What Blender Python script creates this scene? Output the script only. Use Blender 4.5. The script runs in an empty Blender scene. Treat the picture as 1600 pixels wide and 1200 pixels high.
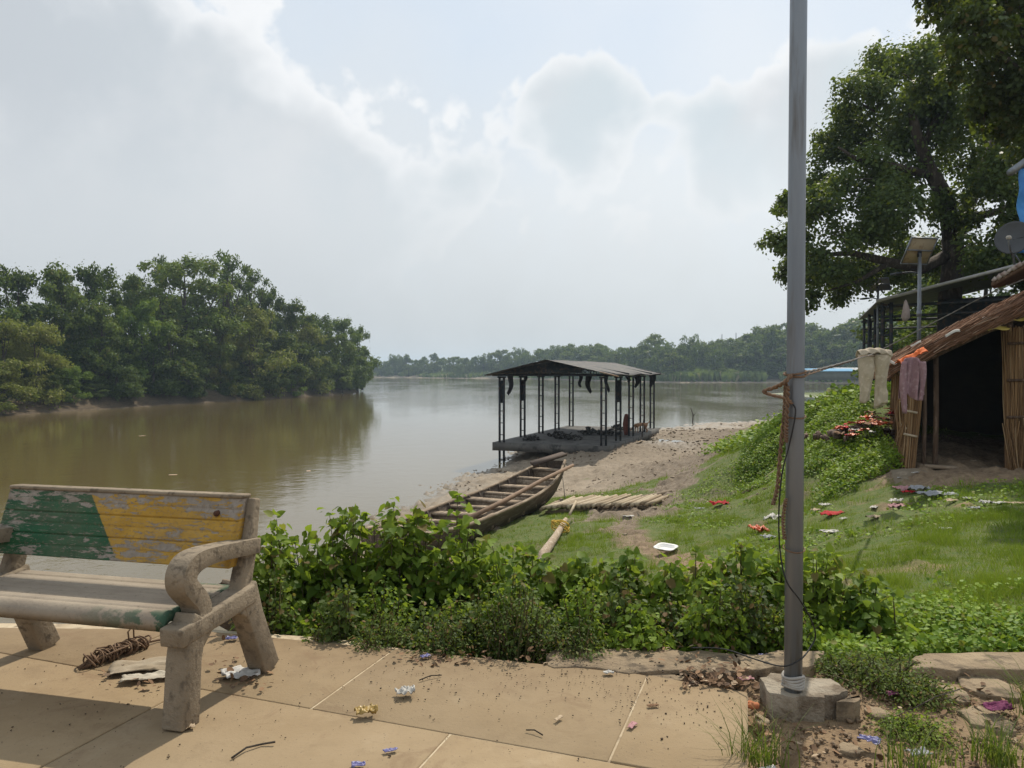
import bpy, math, random
import numpy as np
from mathutils import Vector, Matrix, Euler
PI = math.pi
rad = math.radians
S = bpy.context.scene
COL = S.collection
RNG = np.random.default_rng(7)

# ------------------------------------------------------------------ camera
EYE = 1.5
F = 1186.0                       # focal length in pixels of a 1600 wide frame
PITCH = math.atan(20.0 / F)
cam_d = bpy.data.cameras.new("camera")
cam = bpy.data.objects.new("camera", cam_d)
COL.objects.link(cam)
cam.location = (0, 0, EYE)
cam.rotation_euler = (PI / 2 - PITCH, 0, 0)
cam_d.sensor_fit = 'HORIZONTAL'
cam_d.sensor_width = 36.0
cam_d.lens = 36.0 * F / 1600.0
cam_d.clip_start = 0.05
cam_d.clip_end = 6000
S.camera = cam
_R = Euler((PI / 2 - PITCH, 0, 0)).to_matrix()

def ray(px, py):
    return _R @ Vector(((px - 800) / F, (600 - py) / F, -1.0))

def at(px, py, y):               # world point seen at a pixel of the photo, at forward distance y
    d = ray(px, py)
    k = y / d.y
    return Vector((d.x * k, y, EYE + d.z * k))

def atz(px, py, z):              # world point seen at a pixel, at height z
    d = ray(px, py)
    k = (z - EYE) / d.z
    return Vector((d.x * k, d.y * k, z))

# ------------------------------------------------------------------ mesh helpers
class MB:
    """collects vertices and faces for ONE mesh object"""
    def __init__(s):
        s.v = []; s.f = []; s.n = 0
    def add(s, verts, faces):
        verts = np.asarray(verts, dtype=np.float64).reshape(-1, 3)
        if isinstance(faces, np.ndarray):
            s.f.append(faces.astype(np.int64) + s.n)
        else:
            by = {}
            for f in faces: by.setdefault(len(f), []).append(f)
            for k in by: s.f.append(np.array(by[k], dtype=np.int64) + s.n)
        s.v.append(verts); s.n += len(verts)
        return s
    def build(s, name, m, parent=None, smooth=False, loc=None):
        me = bpy.data.meshes.new(name)
        v = np.concatenate(s.v) if s.v else np.zeros((0, 3))
        nl = sum(f.size for f in s.f); nf = sum(len(f) for f in s.f)
        me.vertices.add(len(v)); me.vertices.foreach_set('co', v.astype(np.float32).ravel())
        me.loops.add(nl); me.polygons.add(nf)
        li = np.concatenate([f.ravel() for f in s.f]) if s.f else np.zeros(0, int)
        tot = np.concatenate([np.full(len(f), f.shape[1]) for f in s.f]) if s.f else np.zeros(0, int)
        st = np.concatenate([[0], np.cumsum(tot)[:-1]]) if nf else np.zeros(0, int)
        me.loops.foreach_set('vertex_index', li.astype(np.int32))
        me.polygons.foreach_set('loop_start', st.astype(np.int32))
        try: me.polygons.foreach_set('loop_total', tot.astype(np.int32))
        except Exception: pass
        if smooth: me.polygons.foreach_set('use_smooth', np.ones(nf, dtype=bool))
        me.update(calc_edges=True); me.validate()
        for mm in (m if isinstance(m, (list, tuple)) else [m]): me.materials.append(mm)
        o = bpy.data.objects.new(name, me); COL.objects.link(o)
        if parent is not None: o.parent = parent
        if loc is not None: o.location = loc
        return o
    # --- shapes
    def box(s, c, size, rot=None, jit=0.0):
        hx, hy, hz = size[0] / 2, size[1] / 2, size[2] / 2
        p = np.array([(-hx,-hy,-hz),(hx,-hy,-hz),(hx,hy,-hz),(-hx,hy,-hz),(-hx,-hy,hz),(hx,-hy,hz),(hx,hy,hz),(-hx,hy,hz)])
        if jit: p = p + RNG.normal(0, jit, p.shape)
        if rot is not None:
            r = np.array((Euler(rot).to_matrix() if not isinstance(rot, Matrix) else rot))
            p = p @ r.T
        return s.add(p + np.array(c), [(0,3,2,1),(4,5,6,7),(0,1,5,4),(1,2,6,5),(2,3,7,6),(3,0,4,7)])
    def tube(s, pts, r, n=8, cap=True):
        pts = [Vector(p) for p in pts]
        if not hasattr(r, '__len__'): r = [r] * len(pts)
        V = []; Fc = []
        up = Vector((0, 0, 1)); side = None
        for i, p in enumerate(pts):
            t = (pts[min(i + 1, len(pts) - 1)] - pts[max(i - 1, 0)])
            if t.length < 1e-9: t = Vector((0, 0, 1))
            t.normalize()
            if side is None:
                side = t.cross(up)
                if side.length < 1e-3: side = Vector((1, 0, 0))
            side = side - t * side.dot(t)
            if side.length < 1e-6: side = t.orthogonal()
            side.normalize(); b = t.cross(side)
            for k in range(n):
                a = 2 * PI * k / n
                V.append(p + (side * math.cos(a) + b * math.sin(a)) * r[i])
        for i in range(len(pts) - 1):
            for k in range(n):
                k2 = (k + 1) % n
                Fc.append((i*n+k, i*n+k2, (i+1)*n+k2, (i+1)*n+k))
        s.add([tuple(v) for v in V], Fc)
        if cap:
            b0 = s.n - len(V)
            s.v.append(np.zeros((0, 3)))
            s.f.append(np.array([[b0 + k for k in range(n)][::-1]])); s.f.append(np.array([[b0 + (len(pts)-1)*n + k for k in range(n)]]))
        return s
    def ribbon(s, pts, w, x0, x1):
        """a band of width w following a polyline in the (y, z) plane, thick from x0 to x1"""
        n = len(pts)
        if not hasattr(w, '__len__'): w = [w] * n
        L = []; Rr = []
        for i in range(n):
            a = np.array(pts[max(i-1,0)]); b = np.array(pts[min(i+1,n-1)])
            t = (b - a) / (np.linalg.norm(b - a) + 1e-9)
            nn = np.array((-t[1], t[0])); p = np.array(pts[i])
            L.append(p + nn * w[i] / 2); Rr.append(p - nn * w[i] / 2)
        V = []
        for i in range(n):
            bv = 0.006
            for (q, xx) in ((L[i], x0), (L[i], x1), (Rr[i], x1), (Rr[i], x0)): V.append((xx, q[0], q[1]))
        Fc = []
        for i in range(n - 1):
            for k in range(4):
                k2 = (k + 1) % 4
                Fc.append((i*4+k, i*4+k2, (i+1)*4+k2, (i+1)*4+k))
        Fc.append((0, 3, 2, 1)); m = (n-1)*4; Fc.append((m, m+1, m+2, m+3))
        return s.add(V, Fc)
    def grid(s, P):
        """P: array (a, b, 3)"""
        a, b = P.shape[:2]
        i = np.arange(a - 1)[:, None] * b + np.arange(b - 1)[None, :]
        fc = np.stack([i, i + 1, i + b + 1, i + b], -1).reshape(-1, 4)
        return s.add(P.reshape(-1, 3), fc)
    def sheet(s, P, th):
        """a closed slab: grid P (a, b, 3) as the top face, thickness th downward"""
        a, b = P.shape[:2]
        Q = P.copy(); Q[..., 2] -= th
        n = a * b
        i = (np.arange(a - 1)[:, None] * b + np.arange(b - 1)[None, :]).reshape(-1)
        top = np.stack([i, i + b, i + b + 1, i + 1], -1)
        bot = np.stack([i, i + 1, i + b + 1, i + b], -1) + n
        ed = [j for j in range(b)] + [r * b + b - 1 for r in range(1, a)] + [(a-1)*b + j for j in range(b - 2, -1, -1)] + [r * b for r in range(a - 2, 0, -1)]
        ed = np.array(ed); e2 = np.roll(ed, -1)
        side = np.stack([ed, e2, e2 + n, ed + n], -1)
        return s.add(np.concatenate([P.reshape(-1, 3), Q.reshape(-1, 3)]), np.concatenate([top, bot, side]))
    def prism(s, poly, z0, z1):
        n = len(poly)
        V = [(p[0], p[1], z0) for p in poly] + [(p[0], p[1], z1) for p in poly]
        Fc = [tuple(range(n))[::-1], tuple(range(n, 2*n))] + [(i, (i+1) % n, n + (i+1) % n, n + i) for i in range(n)]
        return s.add(V, Fc)

def tag(o, label=None, cat=None, group=None, kind=None):
    if label: o['label'] = label
    if cat: o['category'] = cat
    if group: o['group'] = group
    if kind: o['kind'] = kind
    return o

def thing(name, loc, label, cat, group=None, rz=0.0):
    o = bpy.data.objects.new(name, None); COL.objects.link(o)
    o.location = loc; o.rotation_euler = (0, 0, rz)
    o.empty_display_size = 0.2
    return tag(o, label, cat, group)

def copy_tree(o, parent=None):
    c = o.copy(); COL.objects.link(c)
    if parent is not None: c.parent = parent
    for ch in list(o.children): copy_tree(ch, c)
    return c

def bevel(o, w=0.008, seg=2):
    m = o.modifiers.new("bevel", 'BEVEL'); m.width = w; m.segments = seg; m.limit_method = 'ANGLE'; m.angle_limit = rad(35)
    return o

# ------------------------------------------------------------------ noise in numpy
def vnoise(x, y, seed=0):
    x = np.asarray(x, float); y = np.asarray(y, float)
    xi = np.floor(x).astype(np.int64); yi = np.floor(y).astype(np.int64)
    fx = x - xi; fy = y - yi
    fx = fx * fx * (3 - 2 * fx); fy = fy * fy * (3 - 2 * fy)
    def h(a, b):
        n = (a * 374761393 + b * 668265263 + seed * 982451653) & 0x7fffffff
        n = ((n ^ (n >> 13)) * 1274126177) & 0x7fffffff
        n = n ^ (n >> 16)
        return (n & 0xffff) / 65535.0
    return (h(xi, yi) * (1-fx) + h(xi+1, yi) * fx) * (1-fy) + (h(xi, yi+1) * (1-fx) + h(xi+1, yi+1) * fx) * fy

def fbm(x, y, o=4, seed=0):
    s = 0; a = 0.5; t = 0
    for i in range(o):
        s = s + a * vnoise(np.asarray(x) * 2**i, np.asarray(y) * 2**i, seed + i); t += a; a *= 0.5
    return s / t

# ------------------------------------------------------------------ material helpers
class NT:
    def __init__(s, m):
        m.use_nodes = True
        s.t = m.node_tree; s.t.nodes.clear()
        s.m = m
    def n(s, typ, **kw):
        nd = s.t.nodes.new(typ)
        for k, v in kw.items():
            if k.startswith('_'): setattr(nd, k[1:], v)
        return nd
    def set(s, nd, key, v):
        if isinstance(v, bpy.types.NodeSocket): s.t.links.new(v, nd.inputs[key])
        else:
            if isinstance(v, (tuple, list)) and len(v) == 3 and nd.inputs[key].type == 'RGBA': v = tuple(v) + (1,)
            nd.inputs[key].default_value = v
    def math(s, op, a, b=None, c=None, clamp=False):
        nd = s.n('ShaderNodeMath', _operation=op, _use_clamp=clamp)
        s.set(nd, 0, a)
        if b is not None: s.set(nd, 1, b)
        if c is not None: s.set(nd, 2, c)
        return nd.outputs[0]
    def mix(s, fac, a, b, blend='MIX'):
        nd = s.n('ShaderNodeMix', _data_type='RGBA', _blend_type=blend)
        s.set(nd, 0, fac); s.set(nd, 6, a); s.set(nd, 7, b)
        return nd.outputs[2]
    def noise(s, vec, scale, detail=4, rough=0.55, dist=0.0):
        nd = s.n('ShaderNodeTexNoise')
        if vec is not None: s.set(nd, 'Vector', vec)
        s.set(nd, 'Scale', scale); s.set(nd, 'Detail', detail); s.set(nd, 'Roughness', rough); s.set(nd, 'Distortion', dist)
        return nd.outputs[0]
    def voronoi(s, vec, scale, feature='F1'):
        nd = s.n('ShaderNodeTexVoronoi', _feature=feature)
        if vec is not None: s.set(nd, 'Vector', vec)
        s.set(nd, 'Scale', scale)
        return nd.outputs['Distance']
    def ramp(s, fac, stops):
        nd = s.n('ShaderNodeValToRGB')
        s.set(nd, 0, fac)
        e = nd.color_ramp.elements
        while len(e) > 1: e.remove(e[0])
        first = True
        for p, c in stops:
            if not hasattr(c, '__len__'): c = (c, c, c)
            if first: el = e[0]; el.position = p; first = False
            else: el = e.new(p)
            el.color = tuple(c) + (1,) if len(c) == 3 else c
        return nd.outputs[0]
    def step(s, v, a, b):      # smoothstep of v from a to b
        nd = s.n('ShaderNodeMapRange', _interpolation_type='SMOOTHSTEP')
        s.set(nd, 0, v); s.set(nd, 1, a); s.set(nd, 2, b); s.set(nd, 3, 0.0); s.set(nd, 4, 1.0)
        return nd.outputs[0]
    def coord(s, kind='Object', scale=None, rot=None):
        o = s.n('ShaderNodeTexCoord').outputs[kind]
        if scale is not None or rot is not None:
            mp = s.n('ShaderNodeMapping'); s.set(mp, 'Vector', o)
            if scale is not None: mp.inputs['Scale'].default_value = scale
            if rot is not None: mp.inputs['Rotation'].default_value = rot
            o = mp.outputs[0]
        return o
    def bump(s, h, strength=0.3, dist=0.02, normal=None):
        nd = s.n('ShaderNodeBump'); s.set(nd, 'Height', h); s.set(nd, 'Strength', strength); s.set(nd, 'Distance', dist)
        if normal is not None: s.set(nd, 'Normal', normal)
        return nd.outputs[0]
    def principled(s, color, rough=0.8, normal=None, metal=0.0, spec=0.4, **kw):
        p = s.n('ShaderNodeBsdfPrincipled')
        s.set(p, 'Base Color', color); s.set(p, 'Roughness', rough); s.set(p, 'Metallic', metal); s.set(p, 'Specular IOR Level', spec)
        if normal is not None: s.set(p, 'Normal', normal)
        for k, v in kw.items(): s.set(p, k.replace('_', ' '), v)
        return p.outputs[0]
    def out(s, sh, vol=None):
        o = s.n('ShaderNodeOutputMaterial')
        if sh is not None: s.t.links.new(sh, o.inputs['Surface'])
        if vol is not None: s.t.links.new(vol, o.inputs['Volume'])
        return s.m

MATS = {}
def newmat(name):
    m = bpy.data.materials.new(name); MATS[name] = m
    return NT(m)

def rough_mat(name, c1, c2, scale=6, c3=None, scale3=30, rough=0.85, bump=0.25, bdist=0.01, bscale=40, stretch=None, metal=0.0, spec=0.3, coords='Object'):
    """two noisy tones, an optional third in spots, bumped"""
    t = newmat(name)
    v = t.coord(coords, stretch)
    f = t.ramp(t.noise(v, scale, 5, 0.6), [(0.32, 0), (0.68, 1)])
    c = t.mix(f, c1, c2)
    if c3 is not None: c = t.mix(t.ramp(t.noise(v, scale3, 4, 0.6), [(0.52, 0), (0.66, 1)]), c, c3)
    nb = t.bump(t.noise(v, bscale, 5, 0.65), bump, bdist)
    return t.out(t.principled(c, rough, nb, metal, spec))

def leaf_mat(name, dark, light, warm=None, trans=0.35, rough=0.6, cl=0.5, pos=(0.3, 0.7), spec=0.15):
    """leaves: each leaf its own tone, clumps of lighter and darker growth, light passing through"""
    t = newmat(name)
    g = t.n('ShaderNodeNewGeometry').outputs['Random Per Island']
    ob = t.n('ShaderNodeObjectInfo').outputs['Random']
    f = t.noise(t.coord('Object'), cl, 2, 0.5)
    f = t.math('ADD', t.math('MULTIPLY', f, 0.75), t.math('MULTIPLY', g, 0.38))
    f = t.math('ADD', f, t.math('MULTIPLY', t.math('SUBTRACT', ob, 0.5), 0.22))
    c = t.mix(t.ramp(f, [(pos[0], 0), (pos[1], 1)]), dark, light)
    if warm is not None:
        c = t.mix(t.ramp(t.math('FRACT', t.math('MULTIPLY', g, 17.3)), [(0.90, 0), (0.955, 1)]), c, warm)
    p = t.principled(c, max(rough, .58), None, 0.0, min(spec, .2))
    tr = t.n('ShaderNodeBsdfTranslucent'); t.set(tr, 0, t.mix(0.55, c, (0.36, 0.46, 0.035), 'MIX'))
    mx = t.n('ShaderNodeMixShader'); t.set(mx, 0, trans); t.t.links.new(p, mx.inputs[1]); t.t.links.new(tr.outputs[0], mx.inputs[2])
    return t.out(mx.outputs[0])

# ------------------------------------------------------------------ leaves
T_DIAMOND = (np.array([(0,0,0),(.5,.27,.07),(1,0,-.04),(.5,-.27,.07)]), np.array([(0,1,2,3)]))
T_ROUND = (np.array([(0,0,0),(.25,.36,.05),(.7,.36,.05),(1,0,-.04),(.7,-.36,.05),(.25,-.36,.05)]), np.array([(0,1,2,3),(0,3,4,5)]))
T_HEART = (np.array([(0,0,0),(.45,0,-.06),(1.05,0,-.16),(-.10,.26,.04),(.22,.46,.06),(.66,.30,.0),(-.10,-.26,.04),(.22,-.46,.06),(.66,-.30,.0)]),
           np.array([(0,3,4,1),(1,4,5,2),(0,1,7,6),(1,2,8,7)]))
T_BLADE = (np.array([(0,-.5,0),(0,.5,0),(1,0,0)]), np.array([(0,2,1)]))

def unit(v): return v / (np.linalg.norm(v, axis=-1, keepdims=True) + 1e-9)

def put_leaves(mb, pos, nrm, size, tpl, rng, axis=None, wide=1.0):
    """one copy of the template per position: its local z along nrm, its length along axis (random when None)"""
    N = len(pos)
    if N == 0: return
    nrm = unit(np.asarray(nrm, float))
    if axis is None: axis = rng.normal(size=(N, 3))
    ax = unit(axis - nrm * (axis * nrm).sum(1, keepdims=True))
    ay = np.cross(nrm, ax)
    tv, tf = tpl
    size = np.broadcast_to(np.asarray(size, float), (N,))
    w = np.broadcast_to(np.asarray(wide, float), (N,))
    V = pos[:, None, :] + size[:, None, None] * (tv[None, :, 0, None] * ax[:, None, :] + tv[None, :, 1, None] * (ay * w[:, None])[:, None, :] + tv[None, :, 2, None] * nrm[:, None, :])
    k = len(tv)
    Fc = (np.arange(N)[:, None, None] * k + tf[None]).reshape(-1, tf.shape[1])
    mb.add(V.reshape(-1, 3), Fc)

def clump_leaves(mb, c, r, n, size, rng, flat=0.75, tpl=T_DIAMOND, droop=0.0, shell=0.5, outn=0.8):
    d = unit(rng.normal(size=(n, 3)))
    rr = r * (shell + (1 - shell) * rng.random(n) ** 0.7) * (0.85 + 0.3 * rng.random(n))
    p = np.array(c) + d * rr[:, None] * np.array((1, 1, flat))
    nm = d * outn + np.array((0, 0, 0.5)) + rng.normal(0, 0.55, (n, 3))
    ax = None
    if droop: ax = d + rng.normal(0, .5, (n, 3)) + np.array((0, 0, -droop))
    put_leaves(mb, p, nm, size * (0.7 + 0.6 * rng.random(n)), tpl, rng, ax)
# ------------------------------------------------------------------ light and sky
SUN_AZ, SUN_EL = rad(22), rad(50)
sun_d = bpy.data.lights.new("sun", 'SUN'); sun_d.energy = 4.0; sun_d.angle = rad(0.6); sun_d.color = (1.0, 0.93, 0.80)
sun = bpy.data.objects.new("sun", sun_d); COL.objects.link(sun)
_sd = Vector((math.sin(SUN_AZ) * math.cos(SUN_EL), math.cos(SUN_AZ) * math.cos(SUN_EL), math.sin(SUN_EL)))
sun.rotation_euler = _sd.to_track_quat('Z', 'Y').to_euler()
sun.location = (0, 0, 60)

def build_world():
    w = bpy.data.worlds.new("World"); S.world = w; w.use_nodes = True
    t = NT.__new__(NT); t.t = w.node_tree; t.t.nodes.clear()
    dirv = t.n('ShaderNodeTexCoord').outputs['Generated']
    sky = t.n('ShaderNodeTexSky', _sky_type='NISHITA', _sun_disc=False, _sun_elevation=SUN_EL, _sun_rotation=SUN_AZ)
    sky.air_density = 1.0; sky.dust_density = 1.5; sky.altitude = 50
    K = 10.0                                     # cloud tones are written for strength 0.1
    sp = t.n('ShaderNodeSeparateXYZ'); t.set(sp, 0, dirv)
    az = t.math('ARCTAN2', sp.outputs[0], sp.outputs[1]); el = t.math('ARCSINE', sp.outputs[2])
    n1 = t.noise(dirv, 6.0, 9, 0.58); n2 = t.noise(dirv, 2.6, 5, 0.5); n3 = t.noise(dirv, 15.0, 6, 0.62)
    def blobs(L):
        tot = None
        for (px, py, sx, sy, amp) in L:
            a0 = math.atan((px - 800) / F); e0 = math.atan((580 - py) / math.hypot(F, px - 800))
            a = t.math('MULTIPLY', t.math('SUBTRACT', az, a0), F / sx); b = t.math('MULTIPLY', t.math('SUBTRACT', el, e0), F / sy)
            b = t.math('MULTIPLY', b, t.math('ADD', .48, t.math('MULTIPLY', t.step(b, -.12, .12), .52)))
            r = t.math('ADD', t.math('MULTIPLY', a, a), t.math('MULTIPLY', b, b))
            g = t.math('MULTIPLY', t.math('EXPONENT', t.math('MULTIPLY', r, -1.0)), amp)
            tot = g if tot is None else t.math('ADD', tot, g)
        return tot
    big = blobs([(-150, 170, 330, 300, 1.0), (160, 150, 190, 190, .75), (330, 240, 150, 150, .6), (500, 270, 140, 105, .75), (590, 300, 90, 70, .35), (250, 420, 420, 130, .5), (-500, 300, 350, 300, .8)])
    cen = blobs([(905, 150, 95, 72, .85), (990, 150, 70, 50, .28), (760, 180, 110, 55, .30), (735, 270, 70, 34, .45), (1125, 200, 84, 75, .95), (1290, 120, 60, 55, .7), (1290, 230, 80, 75, .7), (860, 290, 210, 90, .15), (1050, 400, 170, 50, .22), (1500, 180, 160, 160, .7), (1900, 260, 300, 220, .7)])
    hz = t.step(el, 0.34, 0.04)
    wv = t.n('ShaderNodeTexNoise'); t.set(wv, 'Vector', dirv); t.set(wv, 'Scale', 9.0); t.set(wv, 'Detail', 4)
    wd = t.n('ShaderNodeVectorMath', _operation='MULTIPLY_ADD'); t.set(wd, 0, wv.outputs['Color']); wd.inputs[1].default_value = (.09, .09, .09); t.set(wd, 2, dirv)
    p1 = t.math('SUBTRACT', 0.42, t.voronoi(wd.outputs[0], 13)); p2 = t.math('SUBTRACT', 0.42, t.voronoi(wd.outputs[0], 31))
    puff = t.math('ADD', t.math('MULTIPLY', p1, 0.55), t.math('MULTIPLY', p2, 0.28))
    nn = t.math('ADD', t.math('MULTIPLY', t.math('SUBTRACT', n1, 0.5), 1.15), t.math('MULTIPLY', t.math('SUBTRACT', n3, 0.5), 0.42))
    nn = t.math('ADD', nn, puff)
    overhead = t.math('MULTIPLY', t.step(el, 0.55, 0.9), t.math('MULTIPLY', t.step(n2, 0.42, 0.6), 0.5))
    d = t.math('ADD', t.math('ADD', big, cen), overhead)
    d = t.math('ADD', d, nn)
    mask = t.step(d, 0.33, 0.50)
    veil = t.mix(t.step(n2, 0.35, 0.65), (.78*K, .88*K, .97*K), (.88*K, .945*K, .99*K))
    base = t.mix(0.74, sky.outputs[0], veil)
    # milky air thickening toward the horizon, lying behind the cumulus
    milk = t.mix(t.step(az, -0.6, 0.4), (.70*K, .74*K, .77*K), (.87*K, .91*K, .935*K))
    mid = t.math('ADD', t.step(el, 0.46, 0.22), t.math('MULTIPLY', t.math('SUBTRACT', n1, 0.5), 0.8), clamp=True)
    base = t.mix(t.math('MULTIPLY', mid, 0.92), base, milk)
    thick = t.step(t.math('ADD', t.math('ADD', t.math('MULTIPLY', big, 0.92), t.math('MULTIPLY', cen, 1.12)), t.math('MULTIPLY', nn, 0.70)), 0.34, 1.02)
    bright = (.97*K, .985*K, 1.0*K)
    greyc = t.mix(t.step(az, -0.9, 0.2), (.56*K, .595*K, .64*K), (.69*K, .765*K, .81*K))
    greyc = t.mix(t.step(t.math('ADD', t.math('MULTIPLY', n1, .6), t.math('MULTIPLY', n2, .5)), .48, .72), greyc, (.74*K, .77*K, .80*K))
    cl = t.mix(thick, bright, greyc)
    cl = t.mix(t.math('MULTIPLY', t.step(el, 0.33, 0.13), .75), cl, milk)
    low = t.step(el, 0.02, 0.20)
    c = t.mix(t.math('MULTIPLY', t.math('MULTIPLY', mask, 0.95), low), base, cl)
    hzc = t.mix(t.step(az, -0.7, 0.5), (.56*K, .595*K, .62*K), (.65*K, .685*K, .695*K))
    hzn = t.math('MULTIPLY', t.step(el, 0.26, 0.02), t.math('ADD', 0.80, t.math('MULTIPLY', t.math('SUBTRACT', n1, 0.5), 0.9)), clamp=True)
    c = t.mix(hzn, c, hzc)
    c = t.mix(t.step(el, 0.02, -0.15), c, (.22*K, .22*K, .20*K))
    bg = t.n('ShaderNodeBackground'); t.set(bg, 0, c); bg.inputs[1].default_value = 0.092
    o = t.n('ShaderNodeOutputWorld'); t.t.links.new(bg.outputs[0], o.inputs[0])
build_world()
S.view_settings.view_transform = 'Standard'; S.view_settings.look = 'None'; S.view_settings.exposure = 0.10; S.view_settings.gamma = 1.0
S.cycles.use_denoising = True
try: S.cycles.denoiser = 'OPENIMAGEDENOISE'
except Exception: pass
S.cycles.max_bounces = 6; S.cycles.diffuse_bounces = 3; S.cycles.glossy_bounces = 3; S.cycles.transmission_bounces = 4
S.cycles.volume_bounces = 0; S.cycles.transparent_max_bounces = 6
S.cycles.use_light_tree = False
S.cycles.sample_clamp_indirect = 6.0

WATER = -2.9
# ------------------------------------------------------------------ near ground: thin plate spline through surveyed spots
CT = [(-12,-8,0),(-6,0,-.08),(-3,0,-.08),(0,0,-.08),(3,0,-.08),(8,0,-.05),(14,0,0),(0,-8,-.05),(14,-8,0),(8,-8,0),
      (-6,3.9,-.10),(-3,3.9,-.10),(0,3.9,-.08),(2,3.9,-.08),(4,3.9,-.05),(8,4,0.0),(14,5,.1),(22,5,.2),(-12,3.8,-.2),
      (-6,6,-1.9),(-3.4,5.6,-1.3),(-6,8.5,-3.2),(-3.2,8.6,-2.75),(-12,8,-3.4),(-1.4,5.3,-.65),(0,6,-.75),(-1,8.5,-1.75),(1,8.5,-1.15),(0,12,-1.7),(-2,12,-2.2),(-4.4,12,-3.0),
      (-4.6,17,-3.0),(-4.2,24,-3.0),(-3,23,-2.80),(-1.4,16,-2.0),(-3.0,18,-2.5),(-.6,20,-2.25),(.8,18,-1.85),(2.2,18,-1.72),
      (2.3,11.3,-1.2),(1.2,12,-1.4),(4.2,15.2,-1.2),(4.1,24.5,-2.15),(2.5,29,-2.45),(-2.3,29.5,-2.9),(-.8,37,-3.0),(6,32,-2.3),(11,35,-2.05),(1.7,42,-2.75),(4.3,34.4,-2.2),(5.3,36.2,-2.14),(7,40,-2.2),(9,44.5,-2.25),(2.4,34.6,-2.4),(.6,35.4,-2.8),(-.8,35.6,-2.98),(9,42,-2.5),
      (3,50,-3.1),(8,52,-2.75),(11,58,-2.92),(17,64,-2.9),(16,50,-2.5),(24,69,-2.95),(5,62,-3.4),(24,50,-2.3),
      (6.2,17.4,-1.0),(5.0,12.9,-.85),(4.8,11.0,-.6),(5.8,11.5,-.32),(4.3,7.3,-.18),(2.9,5,-.10),(3.0,7.2,-.42),(2.5,8.6,-.8),(6.6,10.9,-.16),(8.4,13,-.12),(12,10,-.05),(7,13.4,-.05),
      (6.8,17,.18),(7.4,16.6,.55),(7.6,18.5,.72),(6.6,14.6,-.1),(9,18,.8),(12,20,.85),(14,26,.9),(16,36,.7),(10,26,.0),(12,33,-1.3),(18,45,-1.6),(22,36,.6),(30,40,.8),(34,60,-1.0),(40,85,-2.7),(30,85,-3.1),(50,30,1),(50,60,.5),(55,100,-2.5),(25,10,.3),(50,5,.5),(20,25,.9),
      (-14,30,-4),(-14,60,-4.2),(0,80,-4.2),(-14,90,-4.2),(25,105,-4),(8.8,21,.3),(10,13,-.1),(9,15.5,.2)]
CT = np.array(CT, float)
def _phi(r2): return np.where(r2 > 1e-12, 0.5 * r2 * np.log(r2 + 1e-12), 0.0)
def _tps(ct):
    n = len(ct); X = ct[:, :2] / 10
    A = _phi(((X[:, None] - X[None]) ** 2).sum(-1)) + np.eye(n) * 0.004
    Pm = np.c_[np.ones(n), X]
    M = np.block([[A, Pm], [Pm.T, np.zeros((3, 3))]])
    return np.linalg.solve(M, np.r_[ct[:, 2], np.zeros(3)])
_W = _tps(CT)
def ground_base(x, y):
    x = np.asarray(x, float); y = np.asarray(y, float); sh = x.shape
    X = np.c_[x.ravel(), y.ravel()] / 10
    out = np.empty(len(X))
    for i in range(0, len(X), 20000):
        q = X[i:i+20000]
        out[i:i+20000] = _phi(((q[:, None] - CT[None, :, :2] / 10) ** 2).sum(-1)) @ _W[:len(CT)] + _W[len(CT)] + q @ _W[len(CT)+1:]
    out = np.clip(out, -4.5, 1.3).reshape(sh)
    k = np.clip((4.15 - y) / 0.25, 0, 1)                 # level under the paved terrace
    flat = np.where(x > 1.12, -0.055, -0.10)
    return out * (1 - k) + flat * k

def sst(v, a, b):
    u = np.clip((np.asarray(v, float) - a) / (b - a), 0, 1); return u * u * (3 - 2 * u)

def grass_mask(x, y):
    x = np.asarray(x, float); y = np.asarray(y, float)
    n = fbm(x * .9, y * .9, 4, 3) - .5; n2 = fbm(x * 3, y * 3, 3, 9) - .5
    yb = [0, 4, 6, 8, 12, 15, 17, 22, 28, 35, 50, 70, 120]
    xb = [1.2, .4, .7, 1.2, 2.1, 2.6, 3.0, 5.5, 8.4, 12.2, 20, 28, 40]
    g = sst(x - np.interp(y, yb, xb) + n * 2.6 + n2 * .8, -.5, .7)
    def ga(cx, cy, sx, sy, a): return a * np.exp(-((x - cx) / sx) ** 2 - ((y - cy) / sy) ** 2)
    p = ga(2.2, 22, 2.6, 2.4, .85) + ga(.8, 14.8, 1.3, 4.2, 1.15) + ga(-1.2, 8, 1.6, 3, 1.1) + ga(1.1, 9, 1.0, 2.5, .8) + ga(-.2, 11.5, 1, 4, .8)
    g = np.maximum(g, sst(p + n * 1.1 + n2 * .5, .25, .7))
    # worn path, hut floor, litter patch, terrace rim
    pth = np.abs(x - np.interp(y, [8, 11, 14, 16, 20], [2.6, 2.2, 2.0, 2.6, 4.3]))
    g = g * (1 - .85 * np.exp(-(pth / .34) ** 2) * sst(y, 8, 10) * sst(y, 22, 17))
    g = g * (1 - sst(y, 10.4, 11.3) * sst(x, 5.6, 6.6) * sst(y, 16, 14.5))
    g = g * (1 - .55 * np.exp(-((x - 5.2) / 1.3) ** 2 - ((y - 10.4) / 1.2) ** 2) * sst(n + n2, -.12, .2))
    g = g * (1 - .55 * sst(fbm(x * 1.7 + 5, y * 1.7, 4, 41), .54, .74) * sst(y, 4.6, 6))
    g = g * sst(y, 3.7, 4.3)
    return np.clip(g, 0, 1)

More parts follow.
